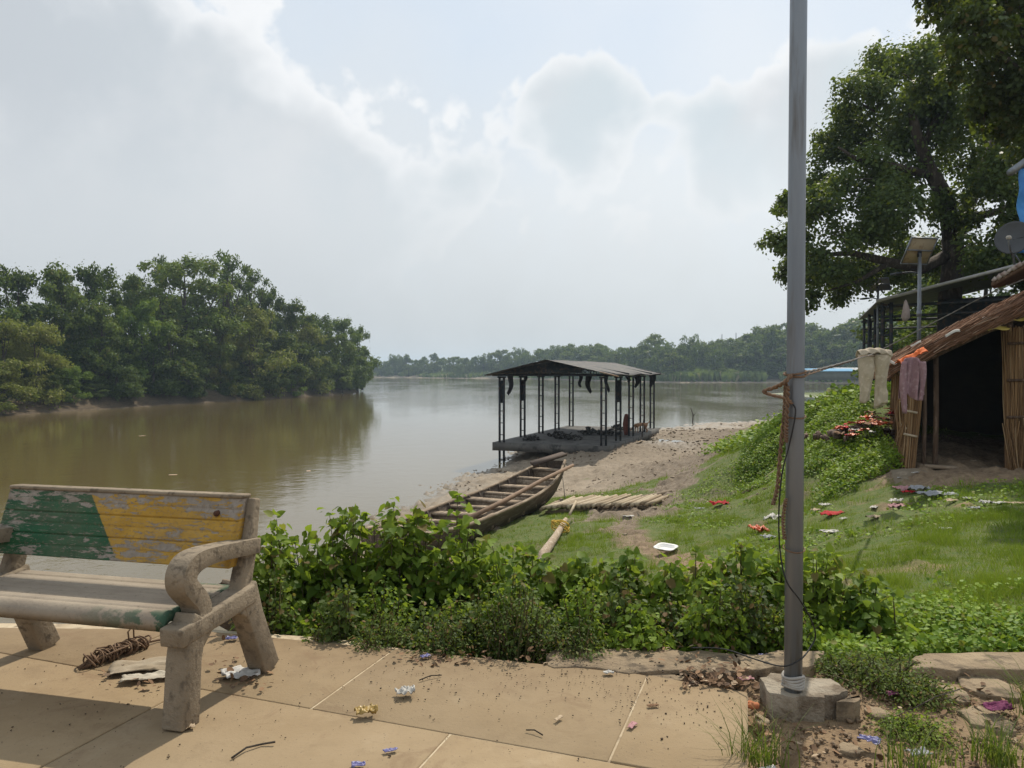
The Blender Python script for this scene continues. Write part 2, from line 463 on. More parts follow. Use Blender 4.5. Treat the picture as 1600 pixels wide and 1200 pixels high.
def mud_relief(x, y, g):
    r = fbm(x * 2.2, y * 2.2, 4, 21) - .5
    clod = np.maximum(fbm(x * 5.5, y * 5.5, 3, 33) - .5, 0)
    far = sst(y, 4.3, 8)
    return far * (r * .10 + clod * (.30 * (1 - g) + .08)) + (1 - far) * (fbm(x * 7, y * 7, 3, 5) - .5) * .02

def ground_z(x, y):
    g = grass_mask(x, y)
    return ground_base(x, y) + mud_relief(x, y, g)

def gz(x, y): return float(ground_z(np.array([x]), np.array([y]))[0])

def build_ground():
    xs = np.concatenate([np.linspace(-60, -9, 30, False), np.linspace(-9, -5, 24, False), np.linspace(-5, 9.5, 190, False), np.linspace(9.5, 26, 90, False), np.linspace(26, 140, 45)])
    ys = np.concatenate([np.linspace(-60, 0, 14, False), np.linspace(0, 4, 30, False), np.linspace(4, 24, 200, False), np.linspace(24, 45, 120, False), np.linspace(45, 75, 90, False), np.linspace(75, 150, 40)])
    X, Y = np.meshgrid(xs, ys, indexing='ij')
    Z = ground_z(np.clip(X, -16, 54), np.clip(Y, -8, 104))
    mb = MB(); mb.grid(np.stack([X, Y, Z], -1)[:, ::-1])
    t = newmat('ground')
    v = t.coord('Object')
    at_ = t.n('ShaderNodeAttribute', _attribute_name='cover'); g = at_.outputs['Fac']
    wt = t.n('ShaderNodeAttribute', _attribute_name='wet').outputs['Fac']
    n1 = t.noise(v, 1.1, 5, .6); n2 = t.noise(v, 9, 5, .65); n3 = t.noise(v, 38, 4, .6)
    mud = t.mix(t.ramp(n1, [(.35, 0), (.65, 1)]), (.215, .170, .120), (.315, .255, .188))
    mud = t.mix(t.ramp(n2, [(.56, 0), (.68, .85)]), mud, (.12, .088, .058))
    mud = t.mix(t.ramp(n3, [(.60, 0), (.72, .6)]), mud, (.20, .15, .10))
    mud = t.mix(t.math('MULTIPLY', wt, 0.9), mud, (.15, .125, .095))
    dirt = t.mix(t.ramp(n2, [(.4, 0), (.65, 1)]), (.27, .185, .105), (.17, .112, .066))
    soil = t.mix(t.ramp(n2, [(.35, 0), (.62, 1)]), (.065, .105, .018), (.115, .125, .035))
    sp = t.n('ShaderNodeSeparateXYZ'); t.set(sp, 0, v)
    wetz = t.math('ADD', sp.outputs[2], t.math('MULTIPLY', t.math('SUBTRACT', n1, .5), .7))
    tramp = t.math('MULTIPLY', t.step(wetz, -2.42, -1.95), t.ramp(n2, [(.34, .25), (.60, .95)]))
    mud = t.mix(tramp, mud, t.mix(n3, (.085, .062, .042), (.175, .132, .092)))
    near = t.step(sp.outputs[1], 17.0, 8.0)
    bare = t.mix(near, mud, dirt)
    c = t.mix(t.ramp(t.math('ADD', g, t.math('MULTIPLY', t.math('SUBTRACT', n2, .5), .5)), [(.3, 0), (.62, 1)]), bare, soil)
    rgh = t.math('SUBTRACT', .95, t.math('MULTIPLY', wt, .5))
    b = t.bump(t.noise(v, 14, 6, .7), .55, .05); b = t.bump(n3, .4, .015, b)
    m = t.out(t.principled(c, rgh, b, 0, .3))
    o = mb.build('ground', m, smooth=True); tag(o, kind='structure')
    Xr = X[:, ::-1].ravel(); Yr = Y[:, ::-1].ravel(); Zr = Z[:, ::-1].ravel()
    a = o.data.attributes.new('cover', 'FLOAT', 'POINT'); a.data.foreach_set('value', grass_mask(Xr, Yr).astype(np.float32))
    wet = np.clip(1 - (Zr - WATER) / .16, 0, 1)
    wet = np.maximum(wet, np.exp(-((Xr - 8.0) / 1.6) ** 2 - ((Yr - 40) / 3.0) ** 2) * .9)
    a = o.data.attributes.new('wet', 'FLOAT', 'POINT'); a.data.foreach_set('value', wet.astype(np.float32))
build_ground()

# ------------------------------------------------------------------ water
def build_water():
    t = newmat('river_water')
    v = t.coord('Object')
    n1 = t.noise(t.coord('Object', (1, 1.0, 1)), 2.2, 4, .55)
    n2 = t.noise(v, 0.7, 3, .5)
    n4 = t.noise(t.coord('Object', (1, .45, 1), (0, 0, rad(12))), .055, 4, .6)          # calm and ruffled reaches
    sp = t.n('ShaderNodeSeparateXYZ'); t.set(sp, 0, v)
    fary = t.step(sp.outputs[1], 55, 150)
    ruf = t.ramp(n4, [(.44, .10), (.60, 1.0)])
    amp = t.math('MULTIPLY', ruf, t.math('ADD', .05, t.math('MULTIPLY', fary, 0.30)))
    amp = t.math('ADD', amp, 0.042)
    h = t.math('ADD', t.math('ADD', n1, t.math('MULTIPLY', t.noise(t.coord('Object', (.6, 1.3, 1)), 8.0, 3, .6), .22)), t.math('MULTIPLY', n2, 1.6))
    b = t.bump(h, 1.0, 0.1); bn = t.t.nodes[-1]; t.t.links.new(amp, bn.inputs['Strength'])
    c = t.mix(t.ramp(t.noise(v, .05, 3, .5), [(.3, 0), (.7, 1)]), (.112, .080, .028), (.135, .100, .040))
    m = t.out(t.principled(c, .05, b, 0, .5, IOR=1.5))
    mb = MB(); P = np.stack(np.meshgrid(np.linspace(-1400, 1400, 8), np.linspace(-60, 1900, 8), indexing='ij') + [np.full((8, 8), WATER)], -1)
    mb.grid(P[:, ::-1]); o = mb.build('river_water', m); tag(o, kind='structure')
    # puddle on the sand bar beside the shed
    pm = newmat('puddle_water'); pb = pm.bump(pm.noise(pm.coord(), 5, 2), .02, .02)
    m2 = pm.out(pm.principled((.16, .135, .09), .04, pb, 0, .5, IOR=1.33))
    c0 = atz(1030, 690, -2.36); n = 40; V = []
    for k in range(n):
        a = 2 * PI * k / n; r = 1 + .35 * math.sin(3 * a + 1) + .2 * math.sin(5 * a)
        V.append((c0.x + 1.5 * r * math.cos(a) + .3 * math.sin(a), c0.y + 2.1 * r * math.sin(a), 0))
    zz = gz(c0.x, c0.y) + .06
    mb = MB(); mb.add([(x, y, zz) for x, y, _ in V], [tuple(range(n))]); o = mb.build('puddle', m2); tag(o, kind='structure')
build_water()

# ------------------------------------------------------------------ banks across the river
def bank(name, line, prof, m, closed_side=1):
    line = np.array(line, float)
    # resample
    seg = np.linalg.norm(np.diff(line, axis=0), axis=1); s = np.r_[0, np.cumsum(seg)]
    u = np.linspace(0, s[-1], int(s[-1] / 2.2)); L = np.c_[np.interp(u, s, line[:, 0]), np.interp(u, s, line[:, 1])]
    for _ in range(10): L[1:-1] = (L[:-2] + L[2:] + 2 * L[1:-1]) / 4
    T = np.gradient(L, axis=0); T /= np.linalg.norm(T, axis=1, keepdims=True); Nn = np.c_[-T[:, 1], T[:, 0]] * closed_side
    P = []
    for (off, z) in prof:
        w = (fbm(L[:, 0] * .18 + off, L[:, 1] * .18, 3, 5) - .5)
        q = L + Nn * (off + w * min(2.0, .5 + abs(off) * .3))[:, None]
        zz = z + (fbm(L[:, 0] * .5, L[:, 1] * .5 + off, 3, 8) - .5) * min(1.2, .25 * (1 + max(off, 0)))
        P.append(np.c_[q, zz])
    P = np.array(P)
    mb = MB(); mb.grid(P if closed_side < 0 else P[:, ::-1])
    o = mb.build(name, m, smooth=True); tag(o, kind='structure')
    return L, Nn
def bank_mat(name, low, low2, high):
    t = newmat(name); v = t.coord('Object'); sp = t.n('ShaderNodeSeparateXYZ'); t.set(sp, 0, v)
    n = t.noise(v, .9, 5, .6); n2 = t.noise(t.coord('Object', (1, 1, 3)), 2.5, 5, .65)
    c = t.mix(t.ramp(n2, [(.4, 0), (.62, 1)]), low, low2)
    h = t.math('ADD', sp.outputs[2], t.math('MULTIPLY', t.math('SUBTRACT', n, .5), 1.6))
    c = t.mix(t.step(h, -1.7, -.7), c, high)
    return t.out(t.principled(c, .95, t.bump(n2, .6, .15), 0, .2))
LB, LBN = bank('opposite_bank', [(-96,-45),(-72,10),(-56,48),(-50,74.5),(-47.6,87),(-43.5,104),(-36.6,126),(-31.6,160),(-36,174),(-60,190),(-120,215),(-260,260)],
     [(-3,-3.6),(-.6,-3.05),(0.4,-2.75),(2,-1.9),(3.6,-1.0),(7,-.3),(14,.8),(30,2.0),(70,3.5),(140,5)], bank_mat('bank_soil', (.105,.076,.046), (.062,.046,.030), (.035,.055,.016)))
FB, FBN = bank('far_bank', [(-500,640),(-240,580),(-97,520),(0,440),(31,373),(61,292),(105,288),(140,262),(220,230),(420,190)],
     [(-6,-3.4),(-1,-3.0),(1,-2.7),(6,-2.2),(14,-1.0),(24,.2),(60,2.5),(140,6),(300,8)], bank_mat('far_soil', (.22,.185,.135), (.18,.15,.105), (.07,.095,.03)))

# ------------------------------------------------------------------ trees
BARK = rough_mat('bark', (.065,.050,.038), (.036,.028,.022), 3, (.11,.09,.07), 9, .95, .6, .05, 14, (1,1,.35))
L_DEEP = leaf_mat('leaf_deep_green', (.012,.030,.008), (.085,.140,.026), None, .22, .6, .35, pos=(.38, .74))
L_MID = leaf_mat('leaf_mid_green', (.020,.045,.010), (.115,.165,.034), (.14,.13,.035), .25, .6, .35, pos=(.38, .74))
L_OLIVE = leaf_mat('leaf_olive', (.060,.080,.018), (.200,.205,.050), (.22,.18,.06), .28, .6, .35)
L_BRIGHT = leaf_mat('leaf_bright_green', (.040,.085,.014), (.110,.180,.030), None, .30, .6, .35)

def tree_parts(rng, H, R, base, ncl, nleaf, lsize, shape='round', leafm=L_DEEP, parent=None, droop=0.0, tpl=T_DIAMOND, limbs=7, flat=.8, cr=(.24, .42)):
    crown = MB(); wood = MB(); cl = []
    for i in range(ncl):
        u = (i + .5) / ncl; zf = rng.random() ** .9
        if shape == 'round': pr = math.sin(PI * min(.98, .16 + .80 * zf)) ** .7
        elif shape == 'cone': pr = (1 - zf) ** .7 * .95 + .12
        elif shape == 'spread': pr = .55 + .45 * math.sin(PI * zf)
        else: pr = math.sin(PI * (.08 + .84 * zf)) ** .5
        a = 2.399 * i + rng.normal(0, .3); rr = R * pr * (.55 + .4 * rng.random() if i % 4 else .15)
        c = np.array((rr * math.cos(a), rr * math.sin(a), H * (base + (1 - base) * zf) - R * .15))
        r = R * rng.uniform(*cr) * (1.0 - .25 * zf)
        cl.append((c, r))
    tot = sum(r * r for _, r in cl)
    for c, r in cl:
        nn_ = max(12, int(nleaf * r * r / tot)); K_ = 6
        for q in range(K_):
            d = unit(rng.normal(size=3)); d[2] = abs(d[2]) * .9 - .25
            clump_leaves(crown, c + d * r * rng.uniform(.45, .85) * np.array((1, 1, .8)), r * rng.uniform(.38, .62), nn_ // K_, lsize, rng, flat, tpl, droop, .35)
        # stray sprays that break the outline
        k = max(3, int(.05 * nleaf * r * r / tot)); d = unit(rng.normal(size=(k, 3)))
        p = c + d * r * rng.uniform(.9, 1.12, (k, 1)); put_leaves(crown, p, d + (0, 0, .6), lsize * rng.uniform(.6, 1.0, k), tpl, rng)
    lean = rng.normal(0, .03 * H, 2); tp = [(lean[0]*q**2, lean[1]*q**2, H * q * .85 - .3) for q in (0, .12, .3, .55, .8, 1)]
    tr = .022 * H + .04
    wood.tube(tp, [tr*1.5, tr, tr*.85, tr*.6, tr*.35, tr*.12], 7)
    for i in rng.permutation(ncl)[:limbs]:
        c, r = cl[i]; z0 = max(.12 * H, c[2] * .55 - .3); q = min(.95, (z0 + .3) / (.85 * H)); b = np.array((lean[0]*q*q, lean[1]*q*q, z0))
        mid = b * .5 + c * .5 + np.array((0, 0, -.06 * H)) + rng.normal(0, .03 * R, 3)
        wood.tube([tuple(b), tuple(mid), tuple(c)], [tr*.45, tr*.3, tr*.1], 5, False)
    return crown, wood

def make_tree(name, label, cat, group, loc, seed, H, R, base, ncl, nleaf, lsize, shape, leafm, **kw):
    rng = np.random.default_rng(seed)
    root = thing(name, loc, label, cat, group)
    crown, wood = tree_parts(rng, H, R, base, ncl, nleaf, lsize, shape, leafm, root, **kw)
    crown.build('crown', leafm, root); wood.build('trunk', BARK, root, True)
    return root

# prototypes for the opposite bank, unit sizes scaled per tree (H about 14 m)
PROTO = {}
def proto(kind):
    if kind in PROTO: return None
    spec = {'deep': (11, 13, 5.4, .12, 27, 10500, .46, 'round', L_DEEP, dict(cr=(.30, .48))), 'mid': (12, 13, 5.0, .10, 26, 10500, .44, 'oval', L_MID, dict(cr=(.30, .48))),
            'olive': (13, 11, 5.2, .06, 24, 9000, .40, 'round', L_OLIVE, dict(flat=.6, droop=.5, cr=(.28, .46))), 'bright': (14, 10, 4.6, .05, 22, 7500, .42, 'oval', L_BRIGHT, dict(cr=(.30, .48))),
            'tall': (15, 16, 5.0, .15, 32, 10500, .44, 'oval', L_MID, dict(cr=(.30, .5))), 'open': (16, 15, 4.6, .3, 34, 4200, .40, 'spread', L_DEEP, dict(limbs=12))}[kind]
    return spec
def place_tree(kind, loc, h, w, label, group, rz):
    if kind not in PROTO:
        sd, H, R, b, nc, nl, ls, shp, lm, kw = proto(kind)
        root = make_tree('broadleaf_tree', label, 'tree', group, loc, sd, H, R, b, nc, nl, ls, shp, lm, **kw)
        PROTO[kind] = (root, H, R)
    else: root = copy_tree(PROTO[kind][0])
    _, H, R = PROTO[kind]
    root.location = loc; root.scale = (w / R, w / R, h / H); root.rotation_euler = (0, 0, rz)
    root['label'] = label; root['group'] = group
    return root

def left_bank_y(px):
    # forward distance of the waterline of the opposite bank under a photo column
    xs = (px - 800) / F
    sl = LB[:, 0] / np.maximum(LB[:, 1], 1)
    ok = (LB[:, 1] > 20) & (LB[:, 1] < 165)
    i = np.argmin(np.where(ok, np.abs(sl - xs), 9)); return LB[i, 1]

LEFT = [ # px, top py, metres behind the waterline, crown radius px, kind, label
 (-40, 420, 20, 70, 'deep', None), (28, 408, 20, 62, 'deep', 'dark tree with a flat broken top at the frame edge of the opposite bank'), (95, 413, 22, 55, 'mid', None), (150, 405, 19, 55, 'deep', None),
 (205, 428, 22, 42, 'mid', None), (252, 398, 24, 34, 'open', 'thin small-crowned tree poking up beside the tallest tree of the opposite bank'), (290, 388, 12, 72, 'tall', 'tallest bushy tree in the middle of the opposite bank'),
 (352, 392, 20, 50, 'open', 'loose-crowned tall tree just behind the tallest one'), (388, 415, 22, 42, 'open', None), (420, 442, 22, 34, 'deep', 'narrow dark tree where the skyline of the opposite bank steps down'),
 (455, 468, 20, 42, 'mid', None), (495, 486, 17, 40, 'deep', None), (530, 492, 13, 42, 'deep', None), (558, 505, 8, 30, 'deep', 'dark round tree at the very tip of the opposite bank'),
 (8, 500, 7, 55, 'olive', 'yellow-green feathery tree low at the frame edge by the water'), (58, 505, 5, 50, 'olive', 'yellow-green tree leaning over the water beside another of its colour'), (112, 572, 4, 30, 'bright', 'small bright green bush-like tree near the waterline'),
 (158, 470, 10, 46, 'mid', None), (182, 548, 5, 40, 'deep', None), (222, 470, 9, 46, 'bright', 'fresh green tree in front of the dark wall of trees'), (265, 500, 8, 46, 'mid', None), (320, 470, 8, 44, 'tall', None), (345, 520, 7, 30, 'olive', 'slim olive tree below the loose-crowned tall one'),
 (395, 478, 7, 55, 'olive', 'pale green willow-like tree hanging over the bank'), (440, 520, 6, 42, 'mid', None), (478, 508, 8, 42, 'olive', None), (515, 520, 6, 40, 'mid', None), (545, 530, 5, 34, 'deep', None), (566, 545, 5, 20, 'mid', None),
 (100, 440, 38, 70, 'deep', None), (260, 450, 38, 70, 'deep', None), (370, 455, 36, 60, 'deep', None), (450, 490, 32, 55, 'deep', None), (330, 560, 20, 60, 'deep', None), (420, 560, 18, 50, 'deep', None), (385, 545, 9, 36, 'deep', None), (372, 520, 14, 44, 'mid', None), (130, 500, 14, 50, 'deep', None), (60, 470, 16, 60, 'deep', None), (240, 540, 5, 36, 'deep', None), (300, 560, 4, 30, 'deep', None), (420, 560, 3.5, 30, 'mid', None), (500, 560, 3, 26, 'mid', None), (360, 575, 3.5, 24, 'deep', None), (455, 575, 3, 22, 'bright', None), (535, 572, 2.5, 18, 'mid', None), (200, 590, 3, 26, 'mid', None), (-20, 560, 4, 50, 'olive', None),
 (85, 585, 3.4, 26, 'mid', None), (150, 600, 3, 22, 'mid', None), (270, 595, 3, 22, 'bright', None), (395, 590, 3, 18, 'mid', None)]
GLAB = {'deep': 'dark green rounded tree in the dense wood on the opposite bank', 'mid': 'mid green oval tree in the dense wood on the opposite bank', 'olive': 'olive tinted tree in the wood on the opposite bank', 'bright': 'bright green low tree in the wood on the opposite bank', 'tall': 'high narrow tree in the wood on the opposite bank', 'open': 'open-crowned tree on the skyline of the opposite bank'}
def grow_left():
    rng = np.random.default_rng(5)
    for (px, py, back, rp, kind, lab) in LEFT:
        back += 1.3; y0 = left_bank_y(px); i = np.argmin(np.abs(LB[:, 1] - y0) + np.abs(LB[:, 0] - (px - 800) / F * y0))
        p = LB[i] + LBN[i] * back
        # slide along the bank so that it still stands at its bearing
        y = p[1]; y = y0 + back * .55; x = (px - 800) / F * y
        d = np.min(np.hypot(LB[:, 0] - x, LB[:, 1] - y))
        zg = np.interp(d, [0, 2, 3.6, 7, 14, 30], [-2.8, -1.9, -1.0, -.3, .8, 2.0]) - .25
        top = at(px, py, y).z; h = max(2.0, top - zg); w = rp / F * y
        place_tree(kind, (x, y, zg), h * 1.02, w, lab or GLAB[kind], 'trees on the opposite bank, ' + kind, rng.uniform(0, 6.28))
grow_left()

# far wood: every tree along the far bank
FARP = []
def grow_far():
    rng = np.random.default_rng(9)
    specs = [(21, 12, 6.0, .08, 30, 2600, .85, 'round', L_DEEP), (22, 13, 5.0, .10, 28, 2400, .85, 'oval', L_MID), (23, 11, 6.5, .05, 30, 2600, .80, 'spread', L_DEEP), (24, 14, 4.5, .12, 26, 2200, .8, 'oval', L_DEEP)]
    # skyline of the far wood: photo column -> top row
    skx = [560, 600, 640, 690, 740, 790, 840, 880, 930, 970, 1010, 1060, 1100, 1150, 1190, 1230, 1270, 1310, 1350, 1400, 1450]
    sky = [561, 560, 559, 560, 556, 552, 552, 547, 541, 548, 541, 538, 534, 540, 517, 515, 518, 510, 503, 495, 500]
    sl = FB[:, 0] / FB[:, 1]
    def far_y(px):
        ok = FB[:, 1] > 180
        return FB[np.argmin(np.where(ok, np.abs(sl - (px - 800) / F), 9)), 1]
    cnt = 0
    lab = 'hazy grey-green tree in the wood along the far bank'
    for row, (back, k) in enumerate(((34, 1.0), (22, .86), (12, .64))):
        px = 550 + row * 9
        while px < 1480:
            y0 = far_y(px); y = y0 + back + rng.uniform(-4, 4)
            step = rng.uniform(9, 17) * (1.25 if px > 1050 else 1.0) * (1.0 if row < 2 else 1.25)
            top = at(px, np.interp(px, skx, sky) + rng.uniform(-5, 7), y).z
            zg = np.interp(back, [0, 14, 24, 60], [-2.8, -1.2, .2, 2.5]) - .4
            h = max(3.0, (top - zg) * k * rng.uniform(1.06, 1.30)); w = rng.uniform(.33, .5) * h
            if row == 2 and rng.random() < .3: px += step; continue
            x = (px - 800) / F * y
            j = int(rng.integers(0, 4))
            if len(FARP) <= j:
                j = len(FARP); sd, H, R, b, nc, nl, ls, shp, lm = specs[j]
                root = make_tree('bank_tree', lab, 'tree', 'trees along the far bank', (0, 0, 0), sd, H, R, b, nc, nl, ls, shp, lm, limbs=4)
                FARP.append((root, H, R))
            else: root = copy_tree(FARP[j][0])
            _, H, R = FARP[j]
            root.location = (x, y, zg); root.scale = (w / R, w / R, h / H); root.rotation_euler = (0, 0, rng.uniform(0, 6.28)); cnt += 1
            px += step
    return cnt
print('far trees', grow_far())

def far_reeds():
    rng = np.random.default_rng(31); mb = MB()
    m = leaf_mat('reed_leaf', (.08,.125,.035), (.17,.225,.075), (.30,.27,.16), .25, .7, .05)
    n = 34000
    i = rng.integers(0, len(FB) - 1, n); off = rng.uniform(2.5, 20, n)
    p = FB[i] + FBN[i] * off[:, None]; px = 800 + F * p[:, 0] / p[:, 1]
    keep = (p[:, 1] > 150) & (px > 540) & (px < 1500); keep &= (fbm(p[:, 0] * .06, p[:, 1] * .06, 3, 4) > np.where(px > 1020, .36, .46)) & ~((px > 1198) & (px < 1222))
    p = p[keep]; off = off[keep]; px = px[keep]; n = len(p)
    z = np.interp(off, [0, 1, 6, 14, 24], [-2.9, -2.7, -2.2, -1.0, .2]) - .1
    hh = rng.uniform(1.0, 2.3, n) * np.interp(px, [600, 1000, 1100, 1350], [1.5, 2.0, 2.6, 2.6])
    ax = np.c_[rng.normal(0, .25, n), rng.normal(0, .25, n), np.ones(n)]
    put_leaves(mb, np.c_[p, z], rng.normal(size=(n, 3)) * (1, 1, .1) + (0, -.6, .2), hh, (np.array([(0,-.12,0),(0,.12,0),(.7,.2,0),(1,0,0.05),(.7,-.2,0)]), np.array([(0,1,2,4)])), rng, ax)
    tag(mb.build('reed_grass', m), 'tall pale reeds growing along the far waterline', 'reeds', kind='stuff')
far_reeds()

def bank_scrub():
    """creepers and rough grass on the earth face of the opposite bank"""
    rng = np.random.default_rng(32); mb = MB(); n = 30000
    i = rng.integers(0, len(LB) - 1, n); off = rng.uniform(1.6, 9, n) ** 1.0
    p = LB[i] + LBN[i] * off[:, None]; px = 800 + F * p[:, 0] / np.maximum(p[:, 1], 1)
    keep = (p[:, 1] > 40) & (px > -120) & (px < 620) & (fbm(p[:, 0] * .22, p[:, 1] * .22, 3, 14) + off * .045 > .58)
    p = p[keep]; off = off[keep]; n = len(p)
    z = np.interp(off, [0, .4, 2, 3.6, 7, 14], [-2.9, -2.75, -1.9, -1.0, -.3, .8]) + rng.uniform(-.1, .7, n)
    put_leaves(mb, np.c_[p, z], rng.normal(0, .5, (n, 3)) + (.5, -.6, .8), rng.uniform(.25, .6, n), T_DIAMOND, rng)
    tag(mb.build('bank_scrub', leaf_mat('scrub_leaf', (.03,.055,.012), (.085,.125,.03), (.14,.11,.05), .2, .7, .3)), 'low scrub and creepers on the earth face of the opposite bank', 'undergrowth', kind='stuff')
bank_scrub()

# ------------------------------------------------------------------ haze
def build_haze():
    m = bpy.data.materials.new('haze'); t = NT(m)
    v = t.n('ShaderNodeVolumePrincipled')
    t.set(v, 'Color', (.66, .83, 1.0, 1)); t.set(v, 'Density', 0.00038); t.set(v, 'Anisotropy', .25)
    t.out(None, v.outputs[0])
    mb = MB(); mb.box((0, 880, 14), (2900, 2120, 38)); o = mb.build('haze', m); tag(o, kind='stuff'); tag(o, 'thin pale morning haze lying over the river', 'haze')
build_haze()
# ------------------------------------------------------------------ shared materials
STEEL_DARK = rough_mat('dark_painted_steel', (.020,.026,.032), (.035,.042,.050), 3, (.085,.060,.045), 6, .75, .15, .004, 40)
ROOF_TOP = rough_mat('dark_roof_sheet', (.050,.050,.053), (.072,.068,.066), 1.5, (.11,.095,.08), 4, .75, .05, .003, 30, metal=.0)
SLAB = rough_mat('sooty_concrete', (.16,.15,.135), (.085,.08,.075), .8, (.045,.042,.04), 2.2, .9, .5, .03, 9)
ASH = rough_mat('charred_wood_and_ash', (.022,.020,.019), (.06,.056,.052), 5, (.20,.19,.18), 8, .95, .6, .03, 20)
RAG_DARK = rough_mat('sooty_rag', (.018,.019,.022), (.035,.035,.04), 8, None, 20, .95, .3, .01, 40)

def hut_axes(deg):
    a = rad(deg); return Vector((math.sin(a), math.cos(a), 0)), Vector((math.cos(a), -math.sin(a), 0))

# ------------------------------------------------------------------ the cremation shed on the shore
def shore_shed():
    top = -1.95
    root = thing('open_shed', (-.5, 37.0, top), 'open dark steel shed with a low pitched roof standing on the muddy shore', 'shed', None, -rad(21.5))
    # local: x across (0..5.1), y along (0..11.55), z from slab top
    Wd, Ln, EV, RG = 5.1, 11.55, 3.35, 3.95
    mb = MB()
    n, m_ = 46, 24
    X, Y = np.meshgrid(np.linspace(-.35, Wd + .35, m_), np.linspace(-.35, Ln + .35, n), indexing='ij')
    Z = (fbm(X * 1.6, Y * 1.6, 4, 3) - .5) * .10 - .02
    edge = np.minimum(np.minimum(X + .35, Wd + .35 - X), np.minimum(Y + .35, Ln + .35 - Y)); Z = Z * sst(edge, 0, .5)
    P = np.stack([X, Y, Z], -1); mb.sheet(P, .39); mb.build('floor_slab', SLAB, root)
    for ix, xx in enumerate((0, Wd)):
        for k in range(5):
            yy = Ln * k / 4; c = MB(); z0 = -.02
            if ix == 0 and k == 0: z0 = -1.6
            for s in (-1, 1):
                c.box((xx + s * .112, yy, (EV - .15 + z0) / 2), (.088, .08, EV - .15 - z0))
            zz = .35
            while zz < EV - .3:
                c.box((xx, yy, zz), (.15, .03, .04)); zz += .58
            c.box((xx, yy, EV - .19), (.40, .14, .08))
            if (ix, k) in ((0, 1), (0, 0), (1, 1)): c.box((xx, yy + .05, EV - .9), (.165, .02, 1.1))
            c.build('column', STEEL_DARK, root)
    for k in range(5):
        yy = Ln * k / 4; t = MB()
        t.tube([(-.5, yy, EV - .10), (Wd + .5, yy, EV - .10)], .035, 4)
        t.tube([(-.55, yy, EV - .03), (Wd / 2, yy, RG - .05), (Wd + .55, yy, EV - .03)], .035, 4)
        for j in range(1, 8):
            x = Wd * j / 8; zt = EV + (RG - EV) * (1 - abs(x - Wd / 2) / (Wd / 2)) - .06
            t.tube([(x, yy, EV - .1), (x, yy, zt)], .018, 4)
            x2 = Wd * (j + (1 if j < 4 else -1)) / 8; zt2 = EV + (RG - EV) * (1 - abs(x2 - Wd / 2) / (Wd / 2)) - .06
            t.tube([(x, yy, EV - .1), (x2, yy, zt2)], .014, 4)
        t.build('truss', STEEL_DARK, root)
    e = MB()
    for xx in (0, Wd):
        e.tube([(xx, -.4, EV - .06), (xx, Ln + .4, EV - .06)], .035, 4)
    for q in (.25, .5, .75):
        for s in (-1, 1):
            x = Wd / 2 + s * Wd / 2 * q; e.tube([(x, -.7, EV + (RG - EV) * (1 - q) - .02), (x, Ln + .7, EV + (RG - EV) * (1 - q) - .02)], .022, 4)
    e.build('purlin', STEEL_DARK, root)
    for s in (-1, 1):
        n = 120; ys = np.linspace(-.8, Ln + .8, n); us = np.linspace(0, 1, 8)
        U, Yv = np.meshgrid(us, ys, indexing='ij'); sag = .03 * np.sin(Yv * 1.3 + s) * U
        Xv = Wd / 2 + s * U * (Wd / 2 + .6); Zv = RG + .03 - (RG - EV + .10) * U + .018 * np.sin(Yv * 2 * PI / .28) + sag + (fbm(Yv * .7, U * 3, 2, 4) - .5) * .05
        P = np.stack([Xv, Yv, Zv], -1)
        if s < 0: P = P[::-1]
        mb = MB(); mb.sheet(P, .008); mb.build('roof', ROOF_TOP, root, True)
    g = MB()
    g.add([(-.3, -.05, EV + .02), (Wd * .80, -.05, EV + .02), (Wd * .74, -.05, EV + (RG - EV) * .52), (Wd / 2, -.05, RG - .03), (-.3, -.02, EV + .02), (Wd * .80, -.02, EV + .02), (Wd * .74, -.02, EV + (RG - EV) * .52), (Wd / 2, -.02, RG - .03)],
          [(0,1,2,3),(7,6,5,4),(0,4,5,1),(1,5,6,2),(2,6,7,3),(3,7,4,0)])
    g.build('gable_sheet', STEEL_DARK, root)
    b = MB(); b.box((Wd + .45, -.75, EV - .03), (.9, .04, .05), (0, rad(13), 0)); o = b.build('torn_roof_edge', rough_mat('pale_wood_edge', (.55,.40,.28), (.42,.28,.18), 5), root)
    # things on and under it
    rng = np.random.default_rng(4)
    W = root.matrix_basis if False else Matrix.Translation(root.location) @ Matrix.Rotation(-rad(21.5), 4, 'Z')
    labs = ['sooty rag hanging from the near corner of the open shed', 'sooty rag hanging by the second column of the open shed', 'long black rag in the middle of the open shed', 'widest black rag hanging under the truss of the open shed', 'black rag beside the near column on the land side of the open shed', 'short black rag at the third land-side column of the open shed', 'torn black rag slanting between the last columns of the open shed', 'black rag wound on the far corner column of the open shed']
    for i, (x, y, w, l) in enumerate([(.45, 0, .35, 1.0), (.25, 2.7, .2, .5), (Wd * .62, 2.9, .25, .65), (Wd * .7, 2.9, .38, .95), (Wd * .88, 2.9, .25, .9), (Wd - .2, 5.8, .3, .4), (Wd - .1, 7.6, .35, .75), (Wd + .1, 11.2, .4, .8)]):
        mb = MB(); U, V = np.meshgrid(np.linspace(-.5, .5, 6), np.linspace(0, 1, 9), indexing='ij')
        P = np.stack([x + U * w * (1 - .6 * V) + .12 * np.sin(V * 4 + i) * V, y + .06 * np.sin(U * 9 + V * 3), EV - .12 - V * l * (1 - .3 * np.abs(U))], -1)
        mb.sheet(P, .004)
        o = mb.build('hanging_rag', RAG_DARK); o.matrix_world = W; tag(o, labs[i], 'rag', 'rags hanging in the open shed')
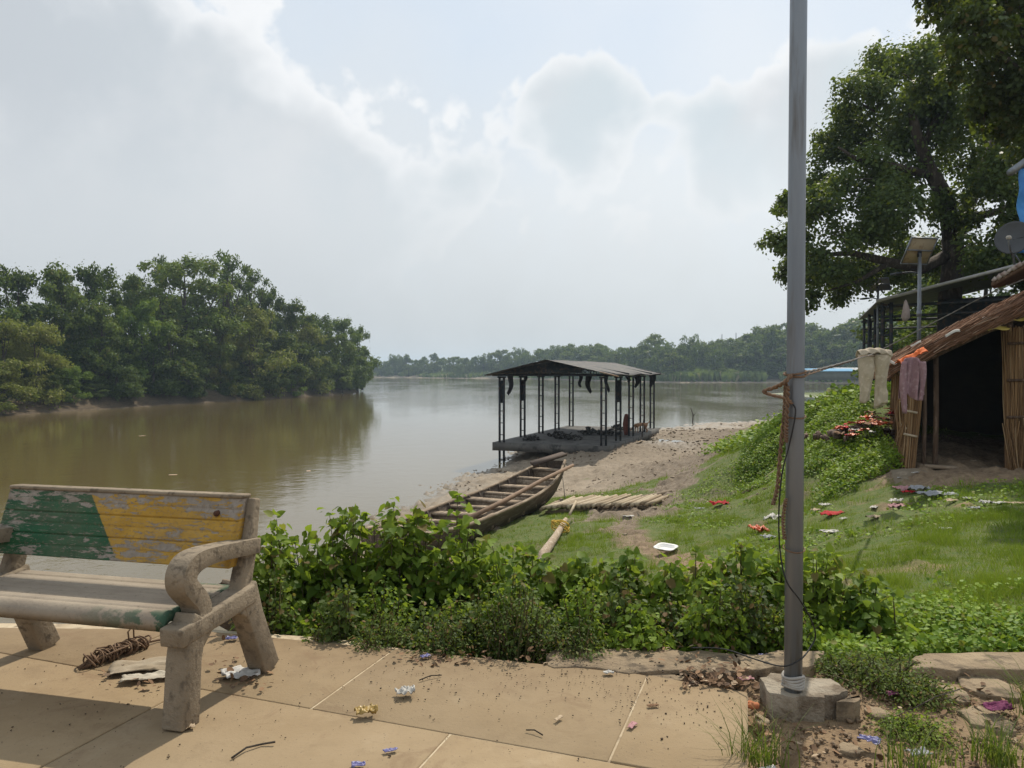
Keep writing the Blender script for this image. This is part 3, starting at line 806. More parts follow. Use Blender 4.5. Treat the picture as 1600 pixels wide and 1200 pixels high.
    labs = ['largest heap of charred wood in the middle of the shed floor', 'low ash heap near the front of the shed floor', 'charred heap by the river side columns of the shed', 'pale ash heap toward the front corner of the shed floor', 'small burnt heap at the far end of the shed floor', 'charred heap beside the land side columns of the shed']
    for i, (x, y, s, h) in enumerate([(2.6, 6.2, 1.0, .30), (2.4, 3.0, .9, .16), (1.4, 4.8, .6, .13), (.9, 1.6, .5, .10), (3.4, 9.8, .7, .22), (3.8, 6.0, .8, .2)]):
        mb = MB()
        for k in range(34):
            a = rng.uniform(0, 6.28); r = s * abs(rng.normal(0, .5)); q = rng.uniform(.05, .14)
            mb.box((x + r * math.cos(a), y + r * math.sin(a), .04 + h * max(0, 1 - r / s) * rng.random()), (q * rng.uniform(1, 4), q, q * .8), (rng.normal(0, .4), rng.normal(0, .4), a), q * .12)
        o = mb.build('ash_heap', ASH); o.matrix_world = W; tag(o, labs[i], 'ash heap', 'burnt heaps on the shed floor')
    return W, Wd, Ln
SHED_M, SHED_W, SHED_L = shore_shed()

# reddish cloth bundle tied to a column, sticks
CLOTH_RED = rough_mat('faded_red_cloth', (.22,.07,.05), (.12,.045,.035), 6, None, 20, .95, .3, .01, 40)
def column_cloth():
    mb = MB(); n = 14
    pts = [(0, 0, 1.15), (.02, 0, .95), (0, .01, .6), (.02, 0, .25), (0, 0, .02)]
    mb.tube(pts, [.07, .15, .19, .17, .10], 10)
    o = mb.build('cloth_bundle', CLOTH_RED, smooth=True); o.matrix_world = SHED_M @ Matrix.Translation((SHED_W - .32, 6.0, 0.0))
    tag(o, 'reddish brown cloth bundle standing against the third land-side column', 'cloth')
    mb = MB(); mb.tube([(0, 0, -.1), (.04, .02, .6), (.14, .02, 1.15)], [.03, .025, .015], 6)
    o = mb.build('stick', BARK); o.matrix_world = SHED_M @ Matrix.Translation((SHED_W + .35, 6.9, -.05)); tag(o, 'thin stick stuck upright behind the dog at the open shed', 'stick')
column_cloth()

# ------------------------------------------------------------------ dog
def skin_obj(name, joints, edges, m, sub=2):
    me = bpy.data.meshes.new(name); me.from_pydata([j[:3] for j in joints], edges, []); me.materials.append(m)
    o = bpy.data.objects.new(name, me); COL.objects.link(o)
    sk = o.modifiers.new('skin', 'SKIN'); sk.use_smooth_shade = True
    for i, j in enumerate(joints):
        sv = me.skin_vertices[0].data[i]; sv.radius = (j[3], j[4] if len(j) > 4 else j[3]); sv.use_root = (i == 0)
    s = o.modifiers.new('sub', 'SUBSURF'); s.levels = sub; s.render_levels = sub
    return o
def dog():
    fur = rough_mat('tan_fur', (.33,.19,.11), (.25,.14,.08), 9, (.42,.30,.2), 5, .95, .3, .01, 80)
    J = [(.10,0,.42,.085,.10),(.25,0,.43,.10,.12),(-.10,0,.44,.075,.085),(-.26,0,.45,.08,.085),       # 0 mid,1 chest,2 belly,3 rump
         (.38,0,.42,.06),(.47,0,.33,.05),(.55,0,.24,.052),(.62,0,.17,.035),(.67,0,.12,.022),             # neck, head lowered, muzzle
         (-.36,0,.47,.03),(-.46,0,.52,.02),(-.50,0,.62,.015),                                           # tail
         (.26,.07,.32,.045),(.27,.075,.18,.026),(.25,.075,.05,.020),(.28,.075,.02,.022),
         (.30,-.07,.32,.045),(.33,-.075,.18,.026),(.31,-.075,.05,.020),(.34,-.075,.02,.022),
         (-.25,.07,.33,.060),(-.20,.08,.24,.036),(-.32,.08,.15,.022),(-.29,.08,.04,.020),(-.26,.08,.02,.022),
         (-.29,-.07,.33,.060),(-.26,-.08,.24,.036),(-.38,-.08,.15,.022),(-.35,-.08,.04,.020),(-.32,-.08,.02,.022),
         (.545,.035,.30,.016),(.53,.05,.26,.008),(.545,-.035,.30,.016),(.53,-.05,.26,.008)]
    E = [(0,1),(0,2),(2,3),(1,4),(4,5),(5,6),(6,7),(7,8),(3,9),(9,10),(10,11),(1,12),(12,13),(13,14),(14,15),(1,16),(16,17),(17,18),(18,19),
         (3,20),(20,21),(21,22),(22,23),(23,24),(3,25),(25,26),(26,27),(27,28),(28,29),(6,30),(30,31),(6,32),(32,33)]
    o = skin_obj('dog', J, E, fur)
    p = SHED_M @ Vector((SHED_W + .05, 8.2, 0))
    o.location = (p.x, p.y, p.z - .03); o.rotation_euler = (0, 0, rad(205)); o.scale = (1.12,) * 3
    tag(o, 'tan dog sniffing the ground at the far columns of the open shed', 'dog')
dog()

# ------------------------------------------------------------------ boat
WOOD_BOAT = rough_mat('weathered_boat_wood', (.30,.225,.155), (.17,.125,.085), 3.0, (.42,.34,.25), 7, .9, .5, .012, 30, (.35, 3, 3))
WOOD_HULL = rough_mat('dark_hull_wood', (.13,.095,.068), (.072,.054,.042), 2.0, (.20,.16,.12), 6, .9, .5, .012, 26, (.35, 3, 3))
WOOD_DARK = rough_mat('dark_wet_plank', (.060,.043,.034), (.10,.072,.055), 3, None, 8, .9, .5, .01, 30, (.4, 3, 3))
BAMBOO = NT(bpy.data.materials.new('dry_bamboo'))
_g = BAMBOO.n('ShaderNodeNewGeometry').outputs['Random Per Island']
_c = BAMBOO.mix(_g, (.27,.20,.125), (.47,.39,.27)); _c = BAMBOO.mix(BAMBOO.ramp(BAMBOO.noise(BAMBOO.coord(), 9, 4, .6), [(.5, 0), (.7, .7)]), _c, (.22,.16,.10))
BAMBOO = BAMBOO.out(BAMBOO.principled(_c, .8, BAMBOO.bump(BAMBOO.noise(BAMBOO.coord(), 40), .3, .006), 0, .3))
def hull_half(t):      # half width at station t (0 stern .. 1 bow)
    return .80 * math.sin(PI * min(1, .20 + .66 * t)) ** .75 * (1 - .30 * max(0, (t - .75) / .25) ** 2)
def sheer(t): return .50 + .40 * max(0, (t - .55) / .45) ** 2.0 + .18 * max(0, (.25 - t) / .25) ** 2
def keel(t): return .02 + .42 * max(0, (t - .68) / .32) ** 2 + .2 * max(0, (.15 - t) / .15) ** 2
def boat(name, base, yaw, label, L=9.8, full=True):
    root = thing(name, base, label, 'boat', None, yaw)
    N = 30
    def sect(t, inset):
        w = max(.08, hull_half(t) - inset); z1 = sheer(t); z0 = keel(t) + inset
        return [(-w, z1), (-w * .93, z1 * .62 + z0 * .38), (-w * .74, z0 + .05), (-w * .4, z0), (w * .4, z0), (w * .74, z0 + .05), (w * .93, z1 * .62 + z0 * .38), (w, z1)]
    O = np.array([[(L * (t - .5), y, z) for (y, z) in sect(t, 0)] for t in np.linspace(0, 1, N)])
    I = np.array([[(L * (t - .5), y, z) for (y, z) in sect(t, .045)] for t in np.linspace(0.008, .992, N)])
    h = MB(); h.grid(O); h.grid(I[:, ::-1])
    for e in (0, -1):
        h.add(list(O[e]), [tuple(range(8)) if e == 0 else tuple(range(8))[::-1]])
    hull = h.build('hull', WOOD_HULL, root)
    for s in (0, 7):
        g = MB(); g.tube([tuple(O[i][s] + np.array((0, (.02 if s == 0 else -.02), .012))) for i in range(N)], .040, 6); g.build('gunwale', WOOD_BOAT, hull)
    rng = np.random.default_rng(3)
    for k, t in enumerate(np.linspace(.06, .93, 10)):
        w = hull_half(t) - .03; m_ = MB(); x = L * (t - .5); z = sheer(t) - .06
        m_.box((x, 0, z), (.20 + .12 * (k % 2), 2 * w, .045), (rng.normal(0, .02), 0, rng.normal(0, .03)))
        m_.box((x - .1, 0, z - .14), (.03, 2 * w * .94, .22))
        m_.build('thwart', WOOD_BOAT, root)
    fl = MB()
    for t in np.linspace(.12, .86, 26):
        if rng.random() < .8:
            fl.box((L * (t - .5), rng.normal(0, .1), keel(t) + .16 + rng.normal(0, .02)), (.22, 1.1 * hull_half(t), .03), (rng.normal(0, .05), rng.normal(0, .05), rng.normal(0, .12)))
    fl.build('floor_boards', WOOD_BOAT, root)
    rb = MB()
    for t in np.linspace(.08, .95, 16):
        pts = [(L * (t - .5), y * .97, z + .02) for (y, z) in sect(t, .05)]; rb.tube(pts, .022, 4)
    rb.build('ribs', WOOD_HULL, hull)
    return root, L
_bow = at(872, 728, 21.0); _yaw = math.atan2(5.4, 2.3)
_ax = Vector((math.cos(_yaw), math.sin(_yaw), 0)); _L = 8.7
_bc = Vector((_bow.x - .10, _bow.y, 0)) - _ax * (_L / 2 - .1)
boat_root, _ = boat('wooden_boat', (_bc.x, _bc.y, -1.93), _yaw, 'long weathered wooden river boat with plank seats, beached beside the bamboo mat', _L)
boat_root.rotation_euler = (0, -rad(.6), _yaw)
def boat_extras():
    M_ = Matrix.Translation(boat_root.location) @ boat_root.rotation_euler.to_matrix().to_4x4()
    mb = MB(); a = at(895, 727, 20.2); b = at(715, 818, 14.6)
    mb.tube([a, a.lerp(b, .33) + Vector((0, 0, .015)), a.lerp(b, .66) + Vector((0, 0, -.02)), b], [.045, .05, .055, .05], 8)
    tag(mb.build('bamboo_pole', rough_mat('brown_pole', (.26,.17,.11), (.18,.115,.075), 5, None, 8, .8, .3, .005, 30), smooth=True), 'long brown punting pole lying across the seats of the beached boat', 'pole')
    mb = MB(); c = at(857, 718, 20.6); mb.box((0, 0, 0), (1.05, .26, .07), None, .01)
    o = mb.build('dark_plank', WOOD_DARK); o.location = (c.x, c.y, c.z + .02); o.rotation_euler = (.1, rad(-12), rad(28)); tag(o, 'dark wet plank lying across the raised bow of the beached boat', 'plank')
    mb = MB(); a = at(878, 735, 20.6); b = at(884, 798, 19.2); b.z = gz(b.x, b.y); mb.tube([a, a.lerp(b, .5) + Vector((.01, 0, -.05)), b], .012, 5)
    tag(mb.build('mooring_rope', rough_mat('grey_rope', (.2,.17,.13), (.12,.1,.08), 30)), 'thin mooring rope running from the boat bow down to the mat', 'rope')
boat_extras()
# the second boat moored close under the terrace, its bow seen through the bench arm
_b2 = at(338, 893, 11.2)
b2, _ = boat('wooden_boat', (_b2.x + 2.9, _b2.y + .1, -2.86), rad(172), 'pale wooden boat half hidden at the water below the bench', 6.4)
b2.location.z = -2.75

# ------------------------------------------------------------------ bamboo mat, driftwood, stones on the slope
def shore_bits():
    rng = np.random.default_rng(8)
    A = Vector((0.72, 17.1, 0)); U = Vector((2.82, -.12, 0)) / 2.82; Ln = 2.42
    root = thing('bamboo_mat', (A.x, A.y, 0), 'raft-like mat of pale cut bamboo lying on the grass beside the boat', 'mat')
    V = Vector((.34, .94, 0)).normalized()
    gb = lambda v: float(ground_base(np.array([v.x]), np.array([v.y]))[0]) + .16
    zA, zB, zC = gb(A), gb(A + V * 3.0), gb(A + U * Ln)
    zM = gb(A + V * 1.5 + U * Ln * .5); zA = max(zA, zM - .5 * (zB - zA) - .5 * (zC - zA))
    n = 23; m_ = MB()
    for i in range(n):
        p = A + U * (Ln * i / (n - 1)); q = p + V * (3.0 + rng.normal(0, .14)); p = p - V * rng.uniform(-.05, .1)
        pts = []
        for s in np.linspace(0, 1, 6):
            c = p.lerp(q, s); c.z = zA + (zB - zA) * s + (zC - zA) * i / (n - 1) + .012 * math.sin(i * 2.3); pts.append(c - Vector((A.x, A.y, 0)))
        m_.tube([tuple(c) for c in pts], [.044 + rng.normal(0, .005)] * 6, 8)
    m_.build('bamboo_canes', BAMBOO, root, True)
    r = MB()
    for s in (.12, .55, .9):
        pts = []
        for i in range(12):
            c = A + U * (Ln * (i / 11 * 1.06 - .03)) + V * 3.0 * s; c.z = ground_base(np.array([c.x]), np.array([c.y]))[0] + .035; pts.append(tuple(c - Vector((A.x, A.y, 0))))
        r.tube(pts, .045, 6)
    r.build('cross_pole', WOOD_BOAT, root)
    for k, (a, b, lab) in enumerate([((858, 792), (897, 769), 'loose bamboo cane lying along the end of the bamboo mat'), ((845, 799), (878, 778), 'grey weathered cane beside the end of the bamboo mat')]):
        pa = at(*a, 17.3 - .2 * k); pb = at(*b, 19.6); pa.z = gz(pa.x, pa.y) + .13; pb.z = gz(pb.x, pb.y) + .15
        mb = MB(); mb.tube([pa, pa.lerp(pb, .5), pb], .042, 7); tag(mb.build('bamboo_cane', BAMBOO if k == 0 else WOOD_BOAT, smooth=True), lab, 'cane')
    # long split log with a yellow cord
    pts = [at(842, 880, 11.6), at(850, 858, 12.3), at(868, 832, 13.6), at(884, 808, 15.2)]
    for p in pts: p.z = gz(p.x, p.y) + .12
    root = thing('split_log', (pts[0].x, pts[0].y, 0), 'pale split log with a yellow cord lying in the grass below the mat', 'log'); o0 = Vector((pts[0].x, pts[0].y, 0))
    mb = MB(); mb.tube([tuple(p - o0) for p in pts], [.05, .085, .07, .045], 9); mb.build('trunk_piece', rough_mat('pale_bare_wood', (.40,.31,.22), (.27,.2,.14), 3, (.5,.42,.32), 9, .9, .6, .02, 18, (3, 1, 3)), root, True)
    mb = MB(); c = pts[2].lerp(pts[3], .45) - o0
    for k in range(4): mb.tube([tuple(c + Vector((.17 * math.cos(a + k), .1 * math.sin(a + k) + .03 * k, .04 + .10 * math.sin(a)))) for a in np.linspace(0, 6.2, 14)], .012, 5)
    mb.build('cord', rough_mat('yellow_cord', (.55,.36,.05), (.42,.26,.04), 20), root)
    mb = MB(); a = at(890, 815, 14.9); b = at(900, 803, 16.0); a.z = gz(a.x, a.y) + .25; b.z = gz(b.x, b.y) + .35; mb.tube([tuple(a - o0), tuple(b - o0)], .03, 6); mb.build('branch', BAMBOO, root)
    sm = rough_mat('brown_stone', (.10,.07,.055), (.16,.12,.09), 6, None, 9, .95, .6, .03, 15)
    for k, (px, py, y, s, lab) in enumerate([(1163, 700, 33.5, .34, 'larger dark brown stone lying on the mud between shed and mound'), (1174, 697, 34.5, .2, 'smaller dark stone touching the larger one on the mud')]):
        p = at(px, py, y); mb = rock(s, 40 + k); o = mb.build('stone', sm); o.location = (p.x, p.y, gz(p.x, p.y) + s * .35); tag(o, lab, 'stone')
    # twigs on the grass by the mound
    for k, (a, b) in enumerate([((1165, 758), (1215, 748)), ((1160, 762), (1208, 752)), ((1175, 757), (1222, 756))]):
        pa = at(*a, 17.2); pb = at(*b, 17.0 + .3 * k); pa.z = gz(pa.x, pa.y) + .07; pb.z = gz(pb.x, pb.y) + .1
        mb = MB(); mb.tube([pa, pa.lerp(pb, .5) + Vector((0, 0, .03)), pb], [.03, .025, .012], 6); tag(mb.build('fallen_branch', WOOD_BOAT), 'bare fallen branch lying on the grass slope by the pole', 'branch', 'fallen branches on the slope')
    mb = MB(); p = at(1082, 660, 66); mb.tube([(p.x, p.y, -3.2), (p.x + .05, p.y, -2.3), (p.x - .15, p.y, -1.7)], [.06, .05, .03], 6); mb.tube([(p.x + .02, p.y, -2.45), (p.x + .3, p.y, -2.1)], [.03, .02], 5)
    tag(mb.build('snag', BARK), 'bare snag sticking out of the shallow water behind the sandbar', 'snag')

def rock(s, seed, flat=.65):
    rng = np.random.default_rng(seed); bm = __import__('bmesh').new(); import bmesh
    bmesh.ops.create_icosphere(bm, subdivisions=2, radius=1)
    V = np.array([v.co[:] for v in bm.verts]); Fc = [tuple(v.index for v in f.verts) for f in bm.faces]; bm.free()
    for _ in range(7):
        d = unit(rng.normal(size=3)); k = rng.uniform(.55, .9); h = V @ d; V = V - np.outer(np.maximum(h - k, 0), d)
    V *= np.array((1, rng.uniform(.7, 1), flat)) * s * (1 + rng.normal(0, .03, (len(V), 1)))
    return MB().add(V, Fc)
shore_bits()
# ------------------------------------------------------------------ paved terrace
def paving_mat():
    t = newmat('sandstone_paving'); v = t.coord('Object')
    n1 = t.noise(v, 1.3, 5, .6); n2 = t.noise(v, 7, 5, .6); n3 = t.noise(v, 60, 4, .65); n4 = t.noise(v, 2.7, 4, .6)
    c = t.mix(t.ramp(n1, [(.32, 0), (.68, 1)]), (.268, .190, .106), (.330, .245, .148))
    c = t.mix(t.ramp(n2, [(.50, 0), (.72, .55)]), c, (.225, .160, .092))
    c = t.mix(t.ramp(n4, [(.60, 0), (.74, .5)]), c, (.40, .315, .205))
    c = t.mix(t.ramp(n3, [(.60, 0), (.70, .65)]), c, (.20, .145, .095))
    spv = t.n('ShaderNodeSeparateXYZ'); t.set(spv, 0, v)
    rim = t.math('ADD', t.math('ADD', spv.outputs[1], t.math('MULTIPLY', spv.outputs[0], .13)), t.math('MULTIPLY', t.math('SUBTRACT', n1, .5), 1.6))
    c = t.mix(t.math('MULTIPLY', t.step(rim, 3.25, 4.1), t.ramp(n2, [(.25, .35), (.6, .9)])), c, (.185, .125, .070))
    st_ = t.noise(v, 3.4, 6, .7, .8); c = t.mix(t.ramp(st_, [(.55, 0), (.66, .6)]), c, (.195, .125, .072))
    isl = t.n('ShaderNodeNewGeometry').outputs['Random Per Island']; c = t.mix(t.math('MULTIPLY', isl, .38), c, (.21, .155, .095))
    vo = t.voronoi(v, 26); c = t.mix(t.ramp(vo, [(.05, .75), (.10, 0)]), c, (.12, .085, .06))
    vo2 = t.voronoi(v, 9.0); c = t.mix(t.ramp(vo2, [(.03, .7), (.055, 0)]), c, (.14, .10, .07))
    b = t.bump(n3, .35, .006); b = t.bump(n2, .25, .012, b)
    return t.out(t.principled(c, .92, b, 0, .25))
PAVE = paving_mat()
JOINT = rough_mat('pale_joint_mortar', (.50,.42,.30), (.34,.26,.17), 5, (.2,.15,.1), 9, .95, .4, .004, 60)
def paving():
    """slabs laid in courses that run obliquely, a pale mortar bed showing in the joints"""
    bed = MB()
    edge_far = [(-7.5, 4.62), (-2.6, 4.50), (-1.75, 4.40), (-1.0, 4.25), (-.4, 4.02), (.15, 3.86), (.55, 3.76), (1.095, 3.50), (.0, 0), (-1.26, -4), (-7.5, -4)]
    # corner of the joint pattern read from the photo
    o = atz(505, 1110, 0); a1 = (atz(660, 1138, 0) - atz(380, 1088, 0)); u = Vector((a1.x, a1.y)).normalized(); w = Vector((-u.y, u.x))
    w = (Vector(atz(600, 1040, 0)[:2]) - Vector(atz(505, 1110, 0)[:2])).normalized()
    xs = np.linspace(-7.5, 1.12, 4)
    Pb = [(p[0], p[1]) for p in edge_far]
    bed.prism(Pb, -.16, -.006)
    tag(bed.build('mortar_bed', JOINT), kind='structure')
    import bmesh
    # every flag is cut out of the terrace outline
    def clip(poly, a, b):            # keep left of a->b
        out = []
        for i in range(len(poly)):
            p, q = poly[i], poly[(i + 1) % len(poly)]
            sp = (b[0]-a[0])*(p[1]-a[1]) - (b[1]-a[1])*(p[0]-a[0]); sq = (b[0]-a[0])*(q[1]-a[1]) - (b[1]-a[1])*(q[0]-a[0])
            if sp >= 0: out.append(p)
            if sp * sq < 0:
                k = sp / (sp - sq); out.append((p[0] + (q[0]-p[0])*k, p[1] + (q[1]-p[1])*k))
        return out
    conv = [(-7.5, 4.55), (-7.5, -4), (-1.25, -4), (1.10, 3.52), (.55, 3.78), (-.4, 4.02), (-1.75, 4.38)]
    rng = np.random.default_rng(2)
    mb = MB(); o2 = Vector(o[:2])
    CW, CL = .92, 1.35
    for r in range(-8, 9):
        off = (r % 2) * .55 + rng.uniform(-.1, .1)
        for k in range(-7, 8):
            g = .0035
            a = o2 + w * (r * CW) + u * (k * CL + off); b = a + u * CL; c = b + w * CW; d = a + w * CW
            ctr = (a + b + c + d) / 4
            poly = [tuple(p + (ctr - p).normalized() * g * 1.5) for p in (a, b, c, d)]
            ce = conv
            for i in range(len(ce)):
                if len(poly) < 3: break
                poly = clip(poly, ce[i], ce[(i + 1) % len(ce)])
            if len(poly) < 3: continue
            area = .5 * abs(sum(poly[i][0]*poly[(i+1) % len(poly)][1] - poly[(i+1) % len(poly)][0]*poly[i][1] for i in range(len(poly))))
            if area < .01: continue
            z = rng.uniform(-.002, .003)
            mb.prism(poly, -.05, z)
    oo = mb.build('pavement', PAVE); tag(oo, kind='structure'); bevel(oo, .006, 2)
paving()

STONE = rough_mat('rim_stone', (.31,.235,.15), (.20,.145,.092), 3, (.12,.09,.06), 7, .95, .9, .03, 16)
CONC = rough_mat('aged_concrete', (.33,.285,.225), (.235,.20,.155), 4, (.40,.36,.30), 9, .92, .45, .006, 60)
def jag(poly, rng, amp=.02, n=5):
    out = []
    for i in range(len(poly)):
        p = np.array(poly[i]); q = np.array(poly[(i+1) % len(poly)])
        for k in range(n): out.append(tuple(p + (q - p) * k / n + rng.normal(0, amp, 2) * (1 if k else .4)))
    return out
def kerbs():
    rng = np.random.default_rng(6)
    K = [('long cracked rim stone of the terrace between the shrubs and the pole', [(855, 1042), (1000, 1052), (1150, 1050), (1150, 1022), (1000, 1016), (870, 1012)], .0, .11),
         ('rim stone just behind the foot of the steel pole', [(1152, 1050), (1275, 1040), (1290, 1018), (1150, 1022)], .0, .10),
         ('flat rim stone beside the low weeds at the right hand side', [(1425, 1045), (1600, 1048), (1700, 1050), (1700, 1020), (1600, 1020), (1440, 1022)], .0, .09),
         ('broken grey flagstone set in the dirt beside the paving edge', [(1000, 1062), (1085, 1066), (1090, 1054), (985, 1046)], -.02, .05)]
    for lab, pl, z, th in K:
        P = [atz(px, py, z)[:2] for px, py in pl]
        P = jag(P, rng, .017, 6); mb = MB(); mb.prism(P, z - th, z + .004)
        o = mb.build('rim_stone', STONE); bevel(o, .006, 2); tag(o, lab, 'stone', 'rim stones of the terrace')
kerbs()

# ------------------------------------------------------------------ bench
def smooth_path(pts, w, k=5):
    P = np.array(pts, float); W = np.array(w, float); n = len(P); Q = []; Wq = []
    for i in range(n - 1):
        p0, p1, p2, p3 = P[max(i-1, 0)], P[i], P[i+1], P[min(i+2, n-1)]
        for j in range(k):
            f = j / k; Q.append(.5 * ((2*p1) + (p2-p0)*f + (2*p0-5*p1+4*p2-p3)*f*f + (3*p1-p0-3*p2+p3)*f**3)); Wq.append(W[i] * (1-f) + W[i+1] * f)
    Q.append(P[-1]); Wq.append(W[-1]); return [tuple(q) for q in Q], Wq
def bench():
    S1 = rough_mat('bench_concrete', (.285,.228,.162), (.185,.145,.10), 4, (.125,.098,.07), 22, .93, .9, .009, 45)
    # painted backrest
    t = newmat('flaking_bench_paint'); v = t.coord('Object'); sp = t.n('ShaderNodeSeparateXYZ'); t.set(sp, 0, v)
    split = t.math('SUBTRACT', t.math('ADD', sp.outputs[0], t.math('MULTIPLY', t.math('SUBTRACT', sp.outputs[2], .57), .80)), -.625)
    nb = t.noise(v, 9, 3, .6)
    green = t.mix(t.ramp(nb, [(.35, 0), (.7, 1)]), (.008, .058, .022), (.015, .092, .036))
    yell = t.mix(t.ramp(nb, [(.35, 0), (.7, 1)]), (.36, .20, .018), (.45, .265, .04))
    paint = t.mix(t.step(split, -.004, .004), green, yell)
    chip = t.noise(t.coord('Object', (4.2, 3, 15)), 2.6, 10, .72, .6); chip2 = t.noise(t.coord('Object', (1.1, 1, 3.2)), 2.2, 4, .6)
    scr = t.noise(t.coord('Object', (4, 3, 26), (0, .12, 0)), 5, 7, .65)
    amt = t.math('ADD', t.math('MULTIPLY', chip, .62), t.math('MULTIPLY', chip2, .38))
    amt = t.math('ADD', amt, t.math('MULTIPLY', t.step(sp.outputs[2], .78, .88), .075))
    mask = t.math('MAXIMUM', t.ramp(amt, [(.535, 0), (.56, 1)]), t.ramp(scr, [(.59, 0), (.63, .85)]))
    grey = t.mix(t.ramp(t.noise(v, 30, 4, .6), [(.3, 0), (.7, 1)]), (.20, .165, .13), (.30, .26, .22))
    c = t.mix(mask, paint, grey)
    c = t.mix(t.ramp(t.noise(v, 70, 3, .6), [(.55, 0), (.70, .6)]), c, (.12, .09, .06))
    c = t.mix(t.ramp(t.noise(t.coord('Object', (1, 1, 2)), 3.1, 5, .65), [(.4, 0), (.75, .3)]), c, (.21, .165, .115))
    PA = t.out(t.principled(c, .7, t.bump(t.math('SUBTRACT', 1.0, mask), .5, .003, t.bump(t.noise(v, 60, 4, .6), .3, .004)), 0, .35))
    t = newmat('bench_seat_concrete'); v = t.coord('Object'); sp = t.n('ShaderNodeSeparateXYZ'); t.set(sp, 0, v)
    c = t.mix(t.ramp(t.noise(v, 4, 5, .6), [(.3, 0), (.7, 1)]), (.32, .265, .20), (.235, .19, .145))
    gm = t.math('MULTIPLY', t.step(sp.outputs[0], -.62, -.02), t.ramp(t.noise(v, 9, 6, .65), [(.46, 0), (.52, .9)]))
    edge = t.math('MAXIMUM', t.step(sp.outputs[1], .10, .17), t.math('MAXIMUM', t.step(sp.outputs[1], -.28, -.33), t.step(sp.outputs[0], -.12, -.06)))
    c = t.mix(t.math('MULTIPLY', gm, edge), c, (.018, .075, .042))
    c = t.mix(t.ramp(t.noise(v, 50, 4, .6), [(.58, 0), (.7, .5)]), c, (.15, .115, .08))
    SE = t.out(t.principled(c, .92, t.bump(t.noise(v, 55, 5, .65), .5, .006), 0, .25))
    ang = -math.atan2(.32, 1.34)
    o = atz(352, 1087, 0)
    root = thing('park_bench', (o.x, o.y, 0), 'concrete park bench with flaking green and yellow backrest on the paved terrace', 'bench', None, ang)
    # local: x along the bench (0 at the near side frame, negative away), y to the rear
    def side(x, nm):
        f = MB(); h = .052
        f.ribbon([(-.315, 0), (-.302, .12), (-.290, .27), (-.265, .38), (-.225, .44)], [.118, .112, .108, .118, .125], x - h, x + h)
        f.ribbon([(.335, 0), (.255, .17), (.190, .31), (.148, .41), (.125, .46)], [.125, .12, .115, .13, .14], x - h + .003, x + h - .003)
        f.ribbon([(-.372, .392), (-.25, .400), (-.05, .412), (.17, .432)], [.080, .082, .085, .09], x - h - .004, x + h + .004)
        f.ribbon([(.095, .36), (.130, .46), (.185, .62), (.238, .878)], [.10, .10, .085, .055], x - h + .012, x + h - .026)
        # fillets under the cross bar
        f.add([(x-h+.007, -.23, .29), (x-h+.007, -.12, .385), (x-h+.007, -.25, .41), (x+h-.007, -.23, .29), (x+h-.007, -.12, .385), (x+h-.007, -.25, .41)], [(0,1,2),(5,4,3),(0,3,4,1),(1,4,5,2),(2,5,3,0)])
        f.add([(x-h+.007, .17, .30), (x-h+.007, .15, .42), (x-h+.007, .02, .385), (x+h-.007, .17, .30), (x+h-.007, .15, .42), (x+h-.007, .02, .385)], [(0,1,2),(5,4,3),(0,3,4,1),(1,4,5,2),(2,5,3,0)])
        sf = f.build('side_frame', S1, root); bevel(sf, .009, 2)
        a = MB()
        a.ribbon(*smooth_path([(-.215, .415), (-.200, .455), (-.218, .505), (-.262, .552), (-.300, .598), (-.300, .640), (-.268, .672), (-.205, .686), (-.10, .684), (.06, .668), (.225, .650)], [.088, .082, .080, .082, .084, .088, .086, .078, .070, .070, .072]), x - .047, x + .047)
        ar = a.build('armrest', S1, sf); bevel(ar, .009, 2)
    side(0, 'r'); side(-1.335, 'l')
    s = MB(); n = 60; prof = []
    ys = np.linspace(-.345, .165, n)
    for y in ys:
        k = (y + .345) / .51; z = .482 - .018 * k
        gr = abs(((k * 7) % 1) - .5); z -= .013 * max(0, (gr - .36) / .14) if .03 < k < .97 else 0
        if k < .09: z -= .034 * (1 - k / .09) ** 2
        prof.append((y, z))
    xs = np.linspace(-1.28, -.055, 50)
    P = np.array([[(x, y, z) for (y, z) in prof] for x in xs])
    s.sheet(P, .042); s.build('seat', SE, root, False)
    b = MB(); nz = 64; zz = np.linspace(.575, .885, nz)
    prof = []
    for z in zz:
        k = (z - .575) / .31; y = .052 + .112 * k
        gr = abs(((k * 6.0 + .5) % 1) - .5); y += .009 * max(0, 1 - gr / .07) if .04 < k < .96 else 0
        prof.append((y, z))
    xs = np.linspace(-1.375, -.012, 40)
    Fr = np.array([[(x, y, z) for (y, z) in prof] for x in xs]); Bk = Fr.copy(); Bk[..., 1] = (np.array([.052 + .112 * (z - .575) / .31 for z in zz]) + .060)[None, :]
    a_, b_ = Fr.shape[:2]; N = a_ * b_
    i = (np.arange(a_ - 1)[:, None] * b_ + np.arange(b_ - 1)[None, :]).reshape(-1)
    front = np.stack([i, i + b_, i + b_ + 1, i + 1], -1); back = np.stack([i, i + 1, i + b_ + 1, i + b_], -1) + N
    ed = np.array([j for j in range(b_)] + [r * b_ + b_ - 1 for r in range(1, a_)] + [(a_-1)*b_ + j for j in range(b_ - 2, -1, -1)] + [r * b_ for r in range(a_ - 2, 0, -1)]); e2 = np.roll(ed, -1)
    b.add(np.concatenate([Fr.reshape(-1, 3), Bk.reshape(-1, 3)]), np.concatenate([front, back, np.stack([ed, e2, e2 + N, ed + N], -1)]))
    bo = b.build('backrest', PA, root)
    c = MB(); c.box((-.6935, .1965, .893), (1.375, .078, .020), (rad(-3), 0, 0)); bevel(c.build('top_rail', S1, bo), .008, 3)
